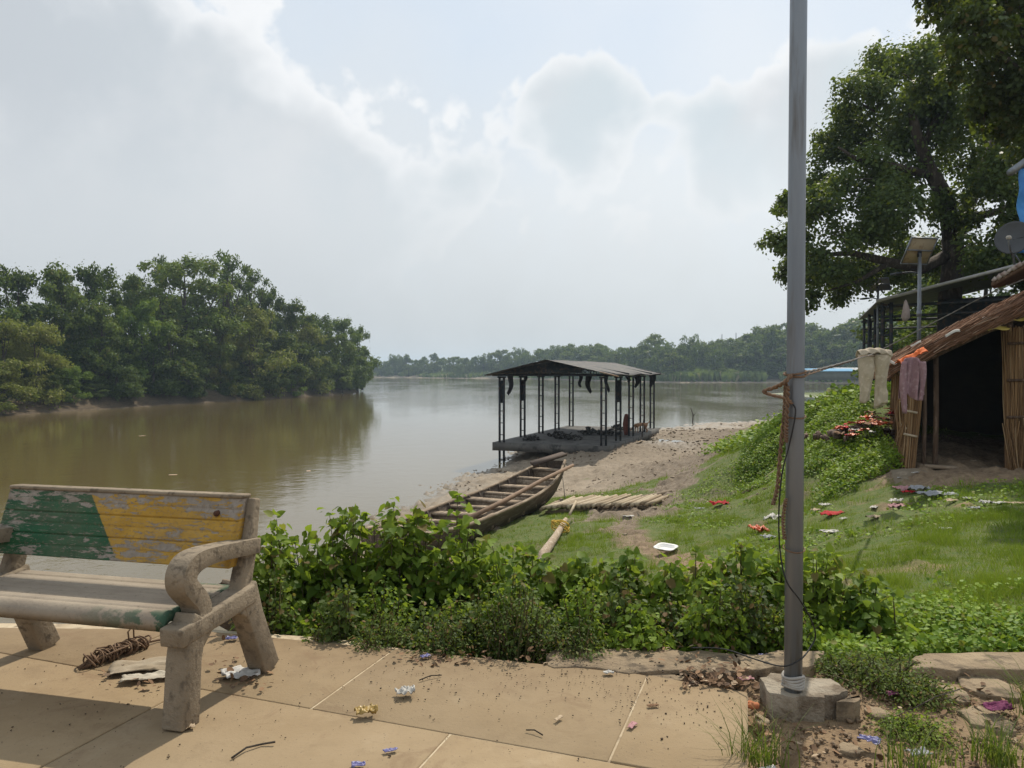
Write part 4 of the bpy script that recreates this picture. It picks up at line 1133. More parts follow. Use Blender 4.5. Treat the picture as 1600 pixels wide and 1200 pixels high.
    q = MB(); q.tube([(-.13, .125, .815), (-.13, .147, .815)], .014, 12); q.build('bolt', rough_mat('rusty_bolt', (.10,.04,.02), (.06,.03,.02), 30), bo)
bench()

# ------------------------------------------------------------------ steel pole with its ropes and cable
GALV = rough_mat('galvanised_steel', (.165,.185,.21), (.235,.255,.275), 3.5, (.13,.125,.12), 6, .42, .15, .003, 50, (2.2, 2.2, .22), metal=.45, spec=.5)
ROPE = rough_mat('old_brown_rope', (.22,.14,.085), (.12,.075,.05), 40, None, 20, .95, .5, .004, 90)
BLACKC = rough_mat('black_cable', (.012,.012,.013), (.025,.025,.025), 10, None, 20, .5)
RAGW = rough_mat('pale_rag_binding', (.42,.40,.36), (.30,.27,.24), 14, (.2,.16,.12), 9, .95, .5, .006, 50)
def pole():
    base = atz(1239, 1097, 0); bx, by = base.x, base.y
    root = thing('lamp_post', (bx, by, 0), 'tall grey galvanised steel pole standing in a broken concrete footing', 'pole')
    mb = MB(); mb.tube([(0, 0, .02), (.002, 0, 1.4), (.004, 0, 2.7), (.010, 0, 4.6)], [.0395, .0388, .0375, .036], 28); mb.build('shaft', GALV, root, True)
    f = MB(); rng = np.random.default_rng(12)
    poly = jag([(-.115, -.035), (-.03, -.075), (.12, -.08), (.15, -.06), (.25, .0), (.22, .13), (.0, .19), (-.11, .14)], rng, .012, 3)
    f.prism(poly, -.1, .055); o = f.build('footing', rough_mat('broken_footing_concrete', (.36,.31,.24), (.21,.165,.115), 5, (.14,.105,.072), 8, .95, 1.0, .035, 13), root); bevel(o, .007, 2)
    f = MB(); poly = jag([(.165, -.08), (.26, -.075), (.29, -.03), (.262, .0)], rng, .012, 3); f.prism(poly, -.1, .035); o = f.build('footing_chunk', STONE, root); bevel(o, .014, 2)
    w = MB()
    for k in range(5): w.tube([(.044 * math.cos(a) * (1 + .06 * math.sin(3*a+k)), .044 * math.sin(a), .078 + .011 * k + .005 * math.sin(a * 2 + k)) for a in np.linspace(0, 2 * PI, 20)], .0075, 6, False)
    w.build('rag_binding', RAGW, root, True)
    for z0, n, r in ((1.485, 2, .0045), (.70, 1, .003), (1.30, 1, .0035)):
        rw = MB()
        for k in range(n): rw.tube([((.043 + r) * math.cos(a), (.043 + r) * math.sin(a), z0 + .009 * k + .010 * math.sin(a + k)) for a in np.linspace(0, 2 * PI, 20)], r, 6, False)
        rw.build('rope_lashing', ROPE, root, True)
    def tw(pts, r, name, label, m=ROPE, wob=.006, n=40, twist=True):
        P = [Vector(p) for p in pts]; Q = []
        for i in range(n + 1):
            u = i / n * (len(P) - 1); k = min(int(u), len(P) - 2); f_ = u - k
            p0 = P[max(k-1, 0)]; p1 = P[k]; p2 = P[k+1]; p3 = P[min(k+2, len(P)-1)]
            Q.append(.5 * ((2*p1) + (p2-p0)*f_ + (2*p0-5*p1+4*p2-p3)*f_*f_ + (3*p1-p0-3*p2+p3)*f_**3))
        mb = MB()
        if twist:
            for s in (0, PI):
                mb.tube([q + Vector((math.cos(i * 1.1 + s), math.sin(i * 1.1 + s), math.sin(i*1.1+s) * .5)) * wob for i, q in enumerate(Q)], r, 6)
        else: mb.tube(Q, r, 6)
        return tag(mb.build(name, m, smooth=True), label, 'cable' if m is BLACKC else 'rope')
    y = by
    tw([at(1238, 585, y - .05), at(1225, 598, y - .06), at(1212, 605, y), at(1194, 612, y + .05), at(1210, 618, y + .02), at(1228, 622, y - .04), at(1236, 630, y - .05)], .006, 'rope_loop', 'knotted rope loop sticking out from the side of the steel pole')
    tw([at(1228, 596, y - .04), at(1226, 640, y - .03), at(1220, 700, y - .02), at(1215, 760, y), at(1208, 788, y)], .005, 'hanging_rope', 'frayed rope end hanging furthest out beside the steel pole', n=60)
    tw([at(1231, 604, y - .05), at(1229, 660, y - .05), at(1228, 690, y - .05)], .005, 'hanging_rope', 'short doubled rope end hanging close against the steel pole')
    tw([at(1228, 780, y - .04), at(1224, 812, y - .03), at(1226, 842, y - .04)], .004, 'rope_end', 'small loose rope end low on the steel pole')
    tw([at(1236, 628, y - .05), at(1243, 640, y - .06), at(1240, 665, y - .06), at(1232, 700, y - .06), at(1222, 740, y - .05), at(1217, 800, y - .03), at(1219, 862, y - .03), at(1229, 908, y - .06), at(1250, 938, y - .07), at(1268, 970, y - .03), at(1274, 995, y + .03), at(1262, 1018, y + .0), at(1248, 1032, y - .06), at(1222, 1041, y - .07), at(1180, 1030, y + .12), at(1130, 1014, y + .3), at(1080, 1012, y + .45)], .0035, 'black_cable', 'thin black cable winding down the steel pole and away over the rim stones', BLACKC, n=120, twist=False)
    # washing line from the pole to the hut and on past the thatch
    L1 = [at(1244, 583, y), at(1290, 574, 6.2), at(1340, 560, 9.6), at(1368, 551, 11.3), at(1420, 524, 11.2), at(1480, 493, 10.9), at(1540, 462, 10.5), at(1610, 432, 10.0), at(1680, 402, 9.6)]
    tw(L1, .005, 'washing_line', 'long washing line running from the steel pole past the thatched hut', rough_mat('line_rope', (.12,.11,.10), (.2,.18,.16), 20), .006, 130)
    tw([at(1244, 590, y), at(1290, 576, 6.2), at(1330, 564, 9.0), at(1352, 556, 10.6), at(1390, 560, 12.4)], .005, 'tie_rope', 'second twisted rope tied from the steel pole to the hut eave', ROPE, .006, 90)
pole()
# ------------------------------------------------------------------ thatched hut
def strands(mb, p0, p1, n, width_vec, r, rng, wob=.01, sag=0.0):
    """n straw stalks laid side by side from the line p0.. to the line p1.., spread along width_vec"""
    p0 = np.array(p0); p1 = np.array(p1); w = np.array(width_vec)
    u = rng.random(n)[:, None]
    a = p0 + u * w + rng.normal(0, wob, (n, 3)); b = p1 + (u + rng.normal(0, .02, (n, 1))) * w + rng.normal(0, wob * 1.6, (n, 3))
    m = (a + b) / 2 + rng.normal(0, wob, (n, 3))
    d = unit(b - a); sd = unit(np.cross(d, rng.normal(size=(n, 3)))) ; s2 = np.cross(d, sd)
    rr = (r * rng.uniform(.6, 1.5, n))[:, None]
    P = []
    for c in (a, m, b):
        for k in range(3):
            an = 2 * PI * k / 3; P.append(c + rr * (sd * math.cos(an) + s2 * math.sin(an)))
    V = np.stack(P, 1).reshape(-1, 3); base = np.arange(n)[:, None, None] * 9
    f = []
    for s in range(2):
        for k in range(3): f.append((s*3+k, s*3+(k+1) % 3, s*3+3+(k+1) % 3, s*3+3+k))
    mb.add(V, (base + np.array(f)[None]).reshape(-1, 4))

def straw_mat(name, a, b, c):
    t = newmat(name); g = t.n('ShaderNodeNewGeometry').outputs['Random Per Island']; v = t.coord()
    col = t.mix(t.ramp(t.math('ADD', t.math('MULTIPLY', g, .7), t.math('MULTIPLY', t.noise(v, 3, 4, .6), .5)), [(.3, 0), (.85, 1)]), a, b)
    col = t.mix(t.ramp(t.math('FRACT', t.math('MULTIPLY', g, 13.7)), [(.9, 0), (.95, 1)]), col, c)
    return t.out(t.principled(col, .85, None, 0, .25))
THATCH = straw_mat('brown_thatch', (.125,.062,.034), (.255,.135,.078), (.36,.25,.17))
REED = straw_mat('reed_stalks', (.17,.095,.045), (.35,.21,.10), (.46,.32,.18))
POST = rough_mat('hut_post_wood', (.12,.075,.048), (.07,.045,.032), 4, (.2,.14,.10), 9, .9, .5, .01, 22, (3, 3, .4))
TIE = rough_mat('straw_tie', (.50,.42,.31), (.36,.28,.19), 20, None, 20, .9, .4, .005, 60)
MUDF = rough_mat('trodden_earth', (.20,.16,.11), (.14,.11,.075), 2, (.26,.21,.15), 6, .95, .4, .02, 12)
HA = Vector((6.80, 12.85, -.20))          # corner post
HU = Vector((math.cos(rad(-17)), math.sin(rad(-17)), 0)); HV = Vector((math.sin(rad(22)), math.cos(rad(22)), 0))   # along the front, towards the back
def hut():
    rng = np.random.default_rng(17)
    root = thing('thatched_hut', HA, 'low thatched reed hut with a dark open doorway on the bank', 'hut')
    L = lambda u, v, z: tuple(HU * u + HV * v + Vector((0, 0, z)))
    def eave(u): return 1.80 + u * .52
    W, D = 3.9, 3.4
    # earth floor, raised a little over the slope
    n = 26; Pf = np.array([[L(u, v, .05 + .05 * float(vnoise(u * 3, v * 3)) - .35 * max(0, (-v - .55)) - .25 * max(0, -u - .1)) for v in np.linspace(-1.5, D, n)] for u in np.linspace(-.35, W, n)])
    mb = MB(); mb.sheet(Pf, .5); mb.build('earth_floor', MUDF, root, True)
    for (u, v, h, r) in ((0.0, 0, 1.85, .045), (.16, .02, 1.9, .035), (.34, .08, 1.95, .045), (1.40, 0, 2.52, .06), (2.7, 0, 3.2, .06), (3.8, 0, 3.75, .06), (0, D, 1.8, .05), (W, D, 3.7, .05)):
        mb = MB(); mb.tube([L(u, v, -.2), L(u + .015, v, h * .5), L(u, v, h)], [r, r * .95, r * .9], 9); mb.build('post', POST, root, True)
    # side wall towards the river
    mb = MB(); strands(mb, L(-.04, .0, .02), L(0, 0, 1.80), 700, HV * 1.35, .007, rng, .02); strands(mb, L(-.06, 1.3, .0), L(0, 1.3, 1.8), 700, HV * 2.0, .008, rng, .02)
    strands(mb, L(-.17, .0, .0), L(-.03, 0, .75), 220, HV * 1.0, .006, rng, .03); strands(mb, L(-.13, -.06, .0), L(-.01, -.03, 1.75), 160, HU * .14, .006, rng, .012)
    mb.build('reed_wall', REED, root)
    for z in (.62, 1.02, 1.42):
        mb = MB(); mb.tube([L(-.15, -.06, z + .02), L(-.05, -.1, z), L(.05, -.09, z - .02)], .021, 6); mb.tube([L(-.09, .1, z + .1), L(-.07, .55, z + .1), L(-.07, 1.3, z + .12)], .018, 6); mb.build('tie', TIE, root, True)
    # front reed panel beyond the doorway
    mb = MB(); strands(mb, L(1.37, -.06, .0), L(1.35, -.02, 2.38), 480, HU * .6, .008, rng, .02); strands(mb, L(1.95, -.06, .0), L(1.95, -.02, 2.75), 900, HU * 1.9, .008, rng, .02); strands(mb, L(1.42, -.12, .0), L(1.40, -.06, .9), 180, HU * .6, .006, rng, .03)
    mb.build('reed_wall', REED, root)
    for z in (.95, 1.55, 2.15):
        mb = MB(); mb.tube([L(1.36, -.10, z), L(2.2, -.10, z + .02), L(3.8, -.1, z)], .022, 7); mb.build('batten', POST, root, True)
    # back and far walls keep the inside dark
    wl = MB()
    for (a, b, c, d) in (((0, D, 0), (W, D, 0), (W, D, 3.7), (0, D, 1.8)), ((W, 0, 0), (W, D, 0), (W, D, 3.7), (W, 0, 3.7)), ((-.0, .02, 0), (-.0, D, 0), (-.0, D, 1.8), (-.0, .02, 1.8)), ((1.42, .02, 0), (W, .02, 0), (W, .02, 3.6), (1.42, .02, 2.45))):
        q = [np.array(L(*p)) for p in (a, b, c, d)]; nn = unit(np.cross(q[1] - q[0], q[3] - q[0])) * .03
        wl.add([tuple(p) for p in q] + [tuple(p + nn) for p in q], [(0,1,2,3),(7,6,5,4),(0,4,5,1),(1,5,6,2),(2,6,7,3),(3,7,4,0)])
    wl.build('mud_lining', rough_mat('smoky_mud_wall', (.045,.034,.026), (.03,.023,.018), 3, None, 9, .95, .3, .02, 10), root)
    # roof: a thick thatch sheet dressed with stalks
    def rf(u, v, t=0): return np.array(L(u, v, eave(u) + .05 + t + .05 * float(vnoise(u * 2.2 + 3, v * 2.2)) ))
    us = np.linspace(-.34, W + .4, 40); vs = np.linspace(-.55, D + .4, 26)
    P = np.array([[rf(u, v, .09) for v in vs] for u in us]); mb = MB(); mb.sheet(P[:, :], .12); mb.build('thatch_roof', THATCH, root)
    mb = MB()
    for k in range(16):
        u0 = -.36 + k * .27
        for vv in np.linspace(-.58, D, 12): strands(mb, rf(u0 - .06, vv, .10 + .03 * rng.random()), rf(u0 + .55, vv, .17), 70, HV * .42, .007, rng, .016)
    # the frayed rake edge seen from the front
    for k in range(22):
        u0 = -.34 + k * .2
        strands(mb, rf(u0 - .05, -.60, -.03), rf(u0 + .45, -.60, .02), 60, HV * .12 + Vector((0, 0, .16)), .007, rng, .02)
    strands(mb, rf(-.44, -.5, -.06), rf(-.1, -.5, .06), 240, HV * 3.6, .007, rng, .03)
    mb.build('thatch_stalks', THATCH, root)
    mb = MB()
    for v in (-.42, .8, 2.2): mb.tube([tuple(rf(-.3, v, -.07)), tuple(rf(W + .3, v, -.07))], .035, 7)
    for u in (.05, 1.3, 2.6): mb.tube([L(u, -.5, eave(u) - .06), L(u, D, eave(u) - .06)], .03, 7)
    mb.build('rafter', POST, root, True)
    # scraps on the roof, each lying loose on the thatch
    WH = rough_mat('pale_scrap', (.55,.52,.46), (.40,.37,.32), 8, None, 9, .8, .3, .01, 30); YL = rough_mat('yellow_scrap', (.55,.42,.10), (.40,.32,.08), 8, None, 9, .7, .3, .01, 30)
    for i, (px, py, s, m_, lab) in enumerate([(1431, 537, .07, WH, 'pale scrap lowest on the thatch above the orange cloth'), (1489, 520, .10, WH, 'curled white plastic scrap midway up the thatch rake'), (1540, 497, .06, WH, 'small pale scrap high on the thatch'), (1560, 512, .17, YL, 'long yellow scrap tucked under the thatch edge'), (1594, 497, .12, YL, 'yellowish scrap at the thatch edge by the picture side'), (1391, 562, .1, WH, 'white strip hanging over the low eave of the thatch by the trousers')]):
        y = 12.1 if i != 5 else 12.4
        p = at(px, py, y - .02 * i); mb = MB(); n = 7
        U, V = np.meshgrid(np.linspace(-1, 1, n), np.linspace(-.4, .4, 4), indexing='ij')
        Q = np.stack([U * s, V * s * .5, .3 * s * np.sin(U * 2 + i) + U * s * .35 + V * s * .3], -1) @ np.eye(3); mb.sheet(Q, .004); o = mb.build('scrap', m_, smooth=True); o.location = p
        o.rotation_euler = (rad(30), 0, 0) if i != 5 else (rad(70), rad(60), 0); tag(o, lab, 'scrap', 'scraps on the thatch')
    # plank on the floor
    mb = MB(); mb.box((0, 0, 0), (.46, .2, .05)); o = mb.build('floor_plank', WOOD_BOAT); p = at(1470, 733, 12.55); o.location = (p.x, p.y, -.085); o.rotation_euler = (0, rad(2), rad(-10)); tag(o, 'short grey plank on the earth floor before the hut doorway', 'plank')
hut()

# ------------------------------------------------------------------ washing
def hang(name, P, m, label, cat):
    """P (a, b, 3): a hanging cloth, solidified"""
    mb = MB(); a, b = P.shape[:2]
    mb.grid(P); o = mb.build(name, m, smooth=True)
    s = o.modifiers.new('thick', 'SOLIDIFY'); s.thickness = .012; s.offset = 0
    return tag(o, label, cat)
def washing():
    rng = np.random.default_rng(23)
    KH = rough_mat('khaki_cotton', (.50,.415,.31), (.37,.305,.22), 5, (.56,.47,.36), 14, .9, .35, .012, 30); PK = rough_mat('dusty_pink_cotton', (.33,.20,.215), (.25,.145,.165), 6, (.40,.27,.28), 14, .9, .35, .012, 30)
    OR = rough_mat('orange_cloth', (.62,.14,.03), (.48,.09,.02), 7, None, 9, .85, .35, .012, 30)
    # trousers folded over the line: waist over the rope, two legs hanging
    y = 11.3; k = y / F; a = at(1341, 556, y); b = at(1390, 548, y)
    tr = thing('trousers', (a.x, a.y, a.z), 'khaki trousers hung over the washing line by the hut eave', 'trousers')
    def leg(x0, x1, bot, ph, nm):
        n, m_ = 26, 22; th = np.linspace(0, 2 * PI, n); vs = np.linspace(0, 1, m_); V = []
        T, Q = np.meshgrid(th, vs, indexing='ij')
        cx = (x0 + x1) / 2 + .015 * np.sin(Q * 4 + ph); w = (x1 - x0) / 2 * (1.12 - .34 * Q + .16 * np.sin(Q * 5 + ph)); dpt = .055 + .03 * np.sin(Q * 3 + ph)
        fold = .012 * np.sin(T * 5 + Q * 3 + ph) * (.3 + Q) + .045 * (fbm(np.cos(T) * 2 + ph * 3, np.sin(T) * 2 + Q * 5, 3, 7) - .5)
        P = np.stack([cx + (w + fold) * np.cos(T), (dpt + fold) * np.sin(T), .02 - bot * Q + .045 * np.sin(T + ph) * Q], -1)
        mb = MB(); mb.grid(P); o = mb.build(nm, KH, tr, True); s = o.modifiers.new('thick', 'SOLIDIFY'); s.thickness = .006
    leg(.015, .21, .68, .5, 'trouser_leg'); leg(.245, .455, .76, 2.1, 'trouser_leg')
    U, V = np.meshgrid(np.linspace(0, 1, 30), np.linspace(-1, 1, 16), indexing='ij')
    P = np.stack([.0 + .47 * U, .075 * np.sin(V * 1.5) + .01 * np.sin(U * 30), .075 * np.cos(V * 1.5) + .08 * np.sin(U * PI) * .5 + .012 * np.sin(U * 22 + V * 4) - .01, ], -1)
    mb = MB(); mb.grid(P); o = mb.build('waistband', KH, tr, True); s = o.modifiers.new('thick', 'SOLIDIFY'); s.thickness = .01
    # shirt hung by its collar from the eave
    y = 11.75; a = at(1424, 560, y)
    sh = thing('shirt', (a.x, a.y, a.z), 'dusty pink shirt hanging limp from the thatch eave beside the doorway', 'shirt')
    n, m_ = 34, 30; U, V = np.meshgrid(np.linspace(-1, 1, n), np.linspace(0, 1, m_), indexing='ij')
    w = .13 + .055 * np.minimum(1, V * 3.5) ; sl = .04 * np.abs(U) ** 2
    P = np.stack([U * w + .01 * np.sin(V * 6) - .05 * V * (U < -.2) * 0, .05 * np.sin(U * 8 + V * 2) * (.35 + V * .5) - .02, -V * (.62 + .05 * np.sin(U * 4)) - sl * (1 - V) + .02], -1)
    mb = MB(); mb.grid(P); o = mb.build('shirt_body', PK, sh, True); s = o.modifiers.new('thick', 'SOLIDIFY'); s.thickness = .01
    for sgn, L_, nm in ((-1, .80, 'sleeve'), (1, .60, 'sleeve')):
        T, Q = np.meshgrid(np.linspace(0, 2 * PI, 18), np.linspace(0, 1, 20), indexing='ij')
        r = .045 * (1 + .25 * np.sin(Q * 5 + sgn)) * (1 - .2 * Q)
        P = np.stack([sgn * (.135 + .02 * np.sin(Q * 4)) + r * np.cos(T), -.05 + r * .7 * np.sin(T) + .01 * np.sin(T * 4), -.05 - L_ * Q], -1)
        mb = MB(); mb.grid(P); o = mb.build(nm, PK, sh, True); s = o.modifiers.new('thick', 'SOLIDIFY'); s.thickness = .006
    y = 11.9; a = at(1424, 556, y); U, V = np.meshgrid(np.linspace(-1, 1, 30), np.linspace(-1, 1, 12), indexing='ij')
    P = np.stack([a.x + U * .21, a.y + V * .10, a.z + U * .10 + .09 * (fbm(U * 4 + 9, V * 3, 3, 6) - .5) + .03 * np.cos(V * 3)], -1)
    hang('orange_cloth', P, OR, 'orange cloth bunched on the thatch edge above the pink shirt', 'cloth')
washing()

# ------------------------------------------------------------------ second steel shed on the high bank
def bank_shed():
    A = at(1343, 498, 33.0); B = at(1371, 469, 25.0); C = at(1600, 412, 22.0)
    A.z = B.z = (A.z + B.z) / 2
    root = thing('open_shed', (B.x, B.y, .9), 'open steel shed with a grey sheet roof on the high bank behind the thatched hut', 'shed')
    e = (A - B); e.z = 0; Le = 9.2; e.normalize(); r = (C - B); slope = r.z / math.hypot(r.x, r.y); r.z = 0; r.normalize()
    Bz = B.z - .9
    def L(u, v, z): q = r * u + e * v; return (q.x, q.y, z)
    n = 70; P = np.array([[L(u, v, Bz + slope * u + .018 * math.sin(v * 2 * PI / .3)) for v in np.linspace(0, Le, 124)] for u in (0, 2, 4, 6.2)])
    mb = MB(); mb.sheet(P, .03); mb.build('roof', rough_mat('grey_roof_sheet', (.075,.078,.082), (.105,.105,.105), 1.2, (.08,.06,.05), 3, .6, .05, .003, 20), root)
    mb = MB(); mb.tube([L(-.03, -.04, Bz + .0), L(6.2, -.04, Bz + slope * 6.2)], .055, 6); mb.build('rake_trim', rough_mat('pale_trim', (.42,.41,.40), (.32,.31,.30), 4, None, 8, .5, .1, .003, 30), root)
    P2 = np.array([[L(u, v, Bz + slope * 6.2 - slope * (u - 6.2)) for v in np.linspace(0, Le, 8)] for u in (6.22, 9, 12.4)]); mb = MB(); mb.sheet(P2, .03); mb.build('roof', ROOF_TOP, root)
    for u in (.35, 6.2, 12):
        for k in range(4):
            v = .5 + k * (Le - 1.0) / 3; c = MB(); top = Bz + (slope * u if u < 7 else slope * .4) - .1
            for s in (-1, 1): c.box(L(u + s * .14, v, top / 2 - .3), (.09, .09, top + .6), (0, 0, math.atan2(r.y, r.x)))
            z = .3
            while z < top: c.box(L(u, v, z), (.22, .04, .06), (0, 0, math.atan2(r.y, r.x))); z += .5
            c.build('column', STEEL_DARK, root)
    b = MB()
    for v in (.5, Le - .5):
        b.tube([L(.1, v, Bz - .16), L(12.2, v, Bz - .16)], .05, 4); b.tube([L(.1, v, Bz - .5), L(12.2, v, Bz - .5)], .04, 4)
    for u in (.35, 6.2): b.tube([L(u, .1, Bz - .2 + (slope * u if u > 1 else 0)), L(u, Le - .1, Bz - .2 + (slope * u if u > 1 else 0))], .05, 4)
    for z in (1.0, 1.9): b.tube([L(.35, .4, z), L(.35, Le - .4, z)], .03, 4)
    b.build('beam', STEEL_DARK, root)
    f = MB(); f.prism([L(u, v, 0)[:2] for u, v in ((-.1, 0), (12.6, 0), (12.6, Le), (-.1, Le))], -.6, -.1); f.build('floor_slab', SLAB, root)
    w = MB(); w.box(L(9, Le + .2, 1.6), (9, .1, 3.4), (0, 0, math.atan2(r.y, r.x))); w.box(L(7.2, 2.4, 1.5), (10, .08, 3.0), (0, 0, math.atan2(r.y, r.x))); w.build('back_wall', STEEL_DARK, root)
    # a light cloth bag hanging from its eave
    p = at(1415, 484, 24.2); mb = MB(); mb.tube([(0, 0, .32), (0, 0, .25), (.02, 0, .0), (.0, 0, -.25), (-.04, 0, -.36)], [.015, .05, .11, .13, .05], 9)
    o = mb.build('cloth_bag', rough_mat('pinkish_bag', (.42,.34,.31), (.33,.26,.24), 8), smooth=True); o.location = p; tag(o, 'pale cloth bag hanging under the roof edge of the bank shed', 'bag')
bank_shed()

# ------------------------------------------------------------------ solar street lights
def solar(px, py_top, y, w, h, yaw, tilt, roll, post_px, ground_z_, label, m_frame):
    p = at(px, py_top, y)
    root = thing('solar_street_light', (p.x, p.y, ground_z_), label, 'street light')
    top = p.z - ground_z_
    mb = MB(); mb.tube([(0, 0, -.1), (0, 0, top * .62), (0, 0, top)], [.045, .042, .035], 14); mb.tube([(0, 0, top * .60), (0, 0, top * .64)], .052, 14); mb.build('post', GALV, root, True)
    R = Euler((rad(-tilt), rad(roll), rad(yaw))).to_matrix(); c = Vector((0, .02, top + .06))
    def pl(dx, dy, dz, sx, sy, sz, b): q = R @ Vector((dx, dy, dz)) + c; b.box(q, (sx, sy, sz), R)
    b = MB(); pl(0, 0, .012, w, h, .010, b); sp_ = b.build('solar_panel', rough_mat('solar_cells', (.012,.016,.035), (.02,.025,.05), 4, None, 9, .2), root)
    b = MB(); pl(0, 0, -.002, w - .03, h - .03, .012, b); b.build('backing_sheet', m_frame, sp_)
    b = MB()
    for s in (-1, 1): pl(0, s * (h / 2), 0, w + .02, .022, .04, b); pl(s * (w / 2), 0, 0, .022, h - .022, .036, b)
    pl(0, -.02, -.022, w - .03, .03, .028, b); b.build('panel_frame', GALV, sp_)
    b = MB(); b.box((0, .01, top - .02), (.07, .07, .12)); b.tube([(0, 0, top - .45), (-.06, .25, top - .38), (-.10, .55, top - .36)], .018, 8); b.box((-.12, .72, top - .36), (.14, .34, .05), (0, 0, rad(12))); b.build('lamp_arm', STEEL_DARK, root)
CREAM = rough_mat('yellowed_panel_back', (.40,.335,.215), (.33,.27,.17), 3, (.26,.2,.12), 8, .7, .1, .002, 40)
solar(1437, 396, 17.0, .66, .62, 12, 58, 0, 1436, .6, 'nearer solar street light with a cream panel back above the hut', CREAM)
solar(1372, 447, 26.0, .72, .56, -35, 40, 0, 1371, .8, 'smaller solar street light with a grey panel beyond the bank shed roof', rough_mat('grey_panel_back', (.17,.165,.16), (.23,.22,.21), 3))

# ------------------------------------------------------------------ lean-to roof with the dish, tarpaulin
def lean_to():
    rng = np.random.default_rng(19)
    A = at(1549, 441, 12.6); root = thing('plank_lean_to', (A.x, A.y, -.1), 'plank roofed lean-to showing its brown roof corner above the thatch', 'shelter')
    z0 = A.z + .1; q = MB(); 
    def L(u, v, z): return (u, v, z)
    o0 = Vector((A.x, A.y, -.1)); FA = at(1680, 366, 11.7) - o0; FB_ = at(1690, 408, 14.0) - o0; FT = A - o0; GT = FT + (FB_ - FA) * .12
    P = np.array([[tuple((FT.lerp(FA, a)).lerp(GT.lerp(FB_, a), b)) for b in np.linspace(0, 1, 8)] for a in np.linspace(0, 1, 12)]); q.sheet(P, .07)
    q.build('roof', rough_mat('brown_roof_boards', (.20,.125,.085), (.13,.085,.06), 4, (.28,.2,.15), 7, .9, .6, .02, 20, (1, 4, 1)), root)
    e = MB()
    for k in range(16):
        pp = FT.lerp(FA, (k + .5) / 16); e.box((pp.x, pp.y - .02, pp.z + .02), ((FA - FT).length / 16 * .95, .05, .05 + .012 * (k % 3)), (0, -math.atan2(FA.z - FT.z, FA.x - FT.x), math.atan2(FA.y - FT.y, FA.x - FT.x)), .005)
    e.build('edge_bricks', rough_mat('pale_edge_brick', (.42,.38,.34), (.28,.2,.17), 8, (.5,.47,.43), 12, .9, .5, .01, 30), root)
    for (a_, b_) in ((.5, .9), (.95, .1), (.95, .9), (.5, .2)):
        pp = FT.lerp(FA, a_).lerp(GT.lerp(FB_, a_), b_); mb = MB(); mb.tube([(pp.x, pp.y, -.2), (pp.x, pp.y, pp.z - .075)], .05, 8); mb.build('post', POST, root, True)
    # dish
    p = at(1584, 374, 12.75); d = thing('satellite_dish', p, 'dark grey satellite dish mounted on the lean-to roof', 'satellite dish')
    R = Euler((rad(72), 0, rad(-42))).to_matrix()
    U, T = np.meshgrid(np.linspace(0, 1, 12), np.linspace(0, 2 * PI, 36), indexing='ij')
    Q = np.stack([.27 * U * np.cos(T), .30 * U * np.sin(T), .07 * U ** 2], -1).reshape(-1, 3) @ np.array(R).T
    mb = MB(); mb.grid(Q.reshape(12, 36, 3)); o = mb.build('reflector', rough_mat('dark_dish_paint', (.075,.078,.082), (.055,.057,.06), 4, None, 9, .5), d, True); s = o.modifiers.new('thick', 'SOLIDIFY'); s.thickness = .012
    f = R @ Vector((0, -.30, .05)); h = R @ Vector((0.0, -.20, .50))
    mb = MB(); mb.tube([tuple(f), tuple((f + h) * .5 + Vector((0, 0, -.05))), tuple(h)], .012, 8); fa_ = mb.build('feed_arm', GALV, d, True)
    mb = MB(); mb.tube([tuple(h), tuple(h + (Vector((0, 0, 0)) - h).normalized() * .11)], [.03, .04], 10); mb.build('feed_horn', rough_mat('pale_feed', (.5,.47,.4), (.42,.38,.33), 8), fa_, True)
    mb = MB(); b = R @ Vector((0, 0, -.05)); mb.tube([tuple(b), (b.x, b.y + .02, -.2), (b.x + .02, b.y + .02, -.42)], .018, 8); mb.tube([(b.x, b.y + .02, -.2), (b.x + .12, b.y, -.40)], .012, 6); mb.build('mount', GALV, d, True)
    mb = MB(); mb.tube([tuple(h + Vector((0, 0, -.03))), tuple(h * .6 + Vector((0, 0, -.12))), tuple(f + Vector((0, 0, -.06))), (b.x, b.y, -.25)], .006, 6); mb.build('cable', BLACKC, d)
    # tarpaulin
    p = at(1593, 262, 12.9); U, V = np.meshgrid(np.linspace(0, 1, 20), np.linspace(0, 1, 26), indexing='ij')
    x0 = p.x + .012 * np.sin(V * 13) * (1 - U) + .03 * V - .12 * sst(V, .80, 1.0)
    P = np.stack([x0 + U * 1.6, p.y + .05 * np.sin(U * 26 + V * 3) + .03 * np.sin(V * 17 + U * 9) + U * .4, p.z - V * 1.45 + .1 * U], -1)
    t = newmat('blue_tarpaulin'); v = t.coord(); c = t.mix(t.ramp(t.noise(v, 3, 4), [(.4, 0), (.6, 1)]), (.035, .19, .52), (.06, .27, .62)); t.out(t.principled(c, .45, t.bump(t.noise(v, 12, 4, .6), .4, .02), 0, .4))
    o = hang('tarpaulin', P, MATS['blue_tarpaulin'], 'bright blue tarpaulin hanging above the satellite dish', 'tarpaulin')
    mb = MB(); a = at(1578, 270, 12.8); b = at(1640, 225, 13.2); mb.tube([a, b, b + (b - a) * 2.5], .06, 10); e2 = b + (b - a) * 2.5; mb.tube([e2, (e2.x, e2.y, -.1)], .06, 10)
    tag(mb.build('tarpaulin_pole', GALV, smooth=True), 'grey pole end holding up the blue tarpaulin', 'pole')
lean_to()

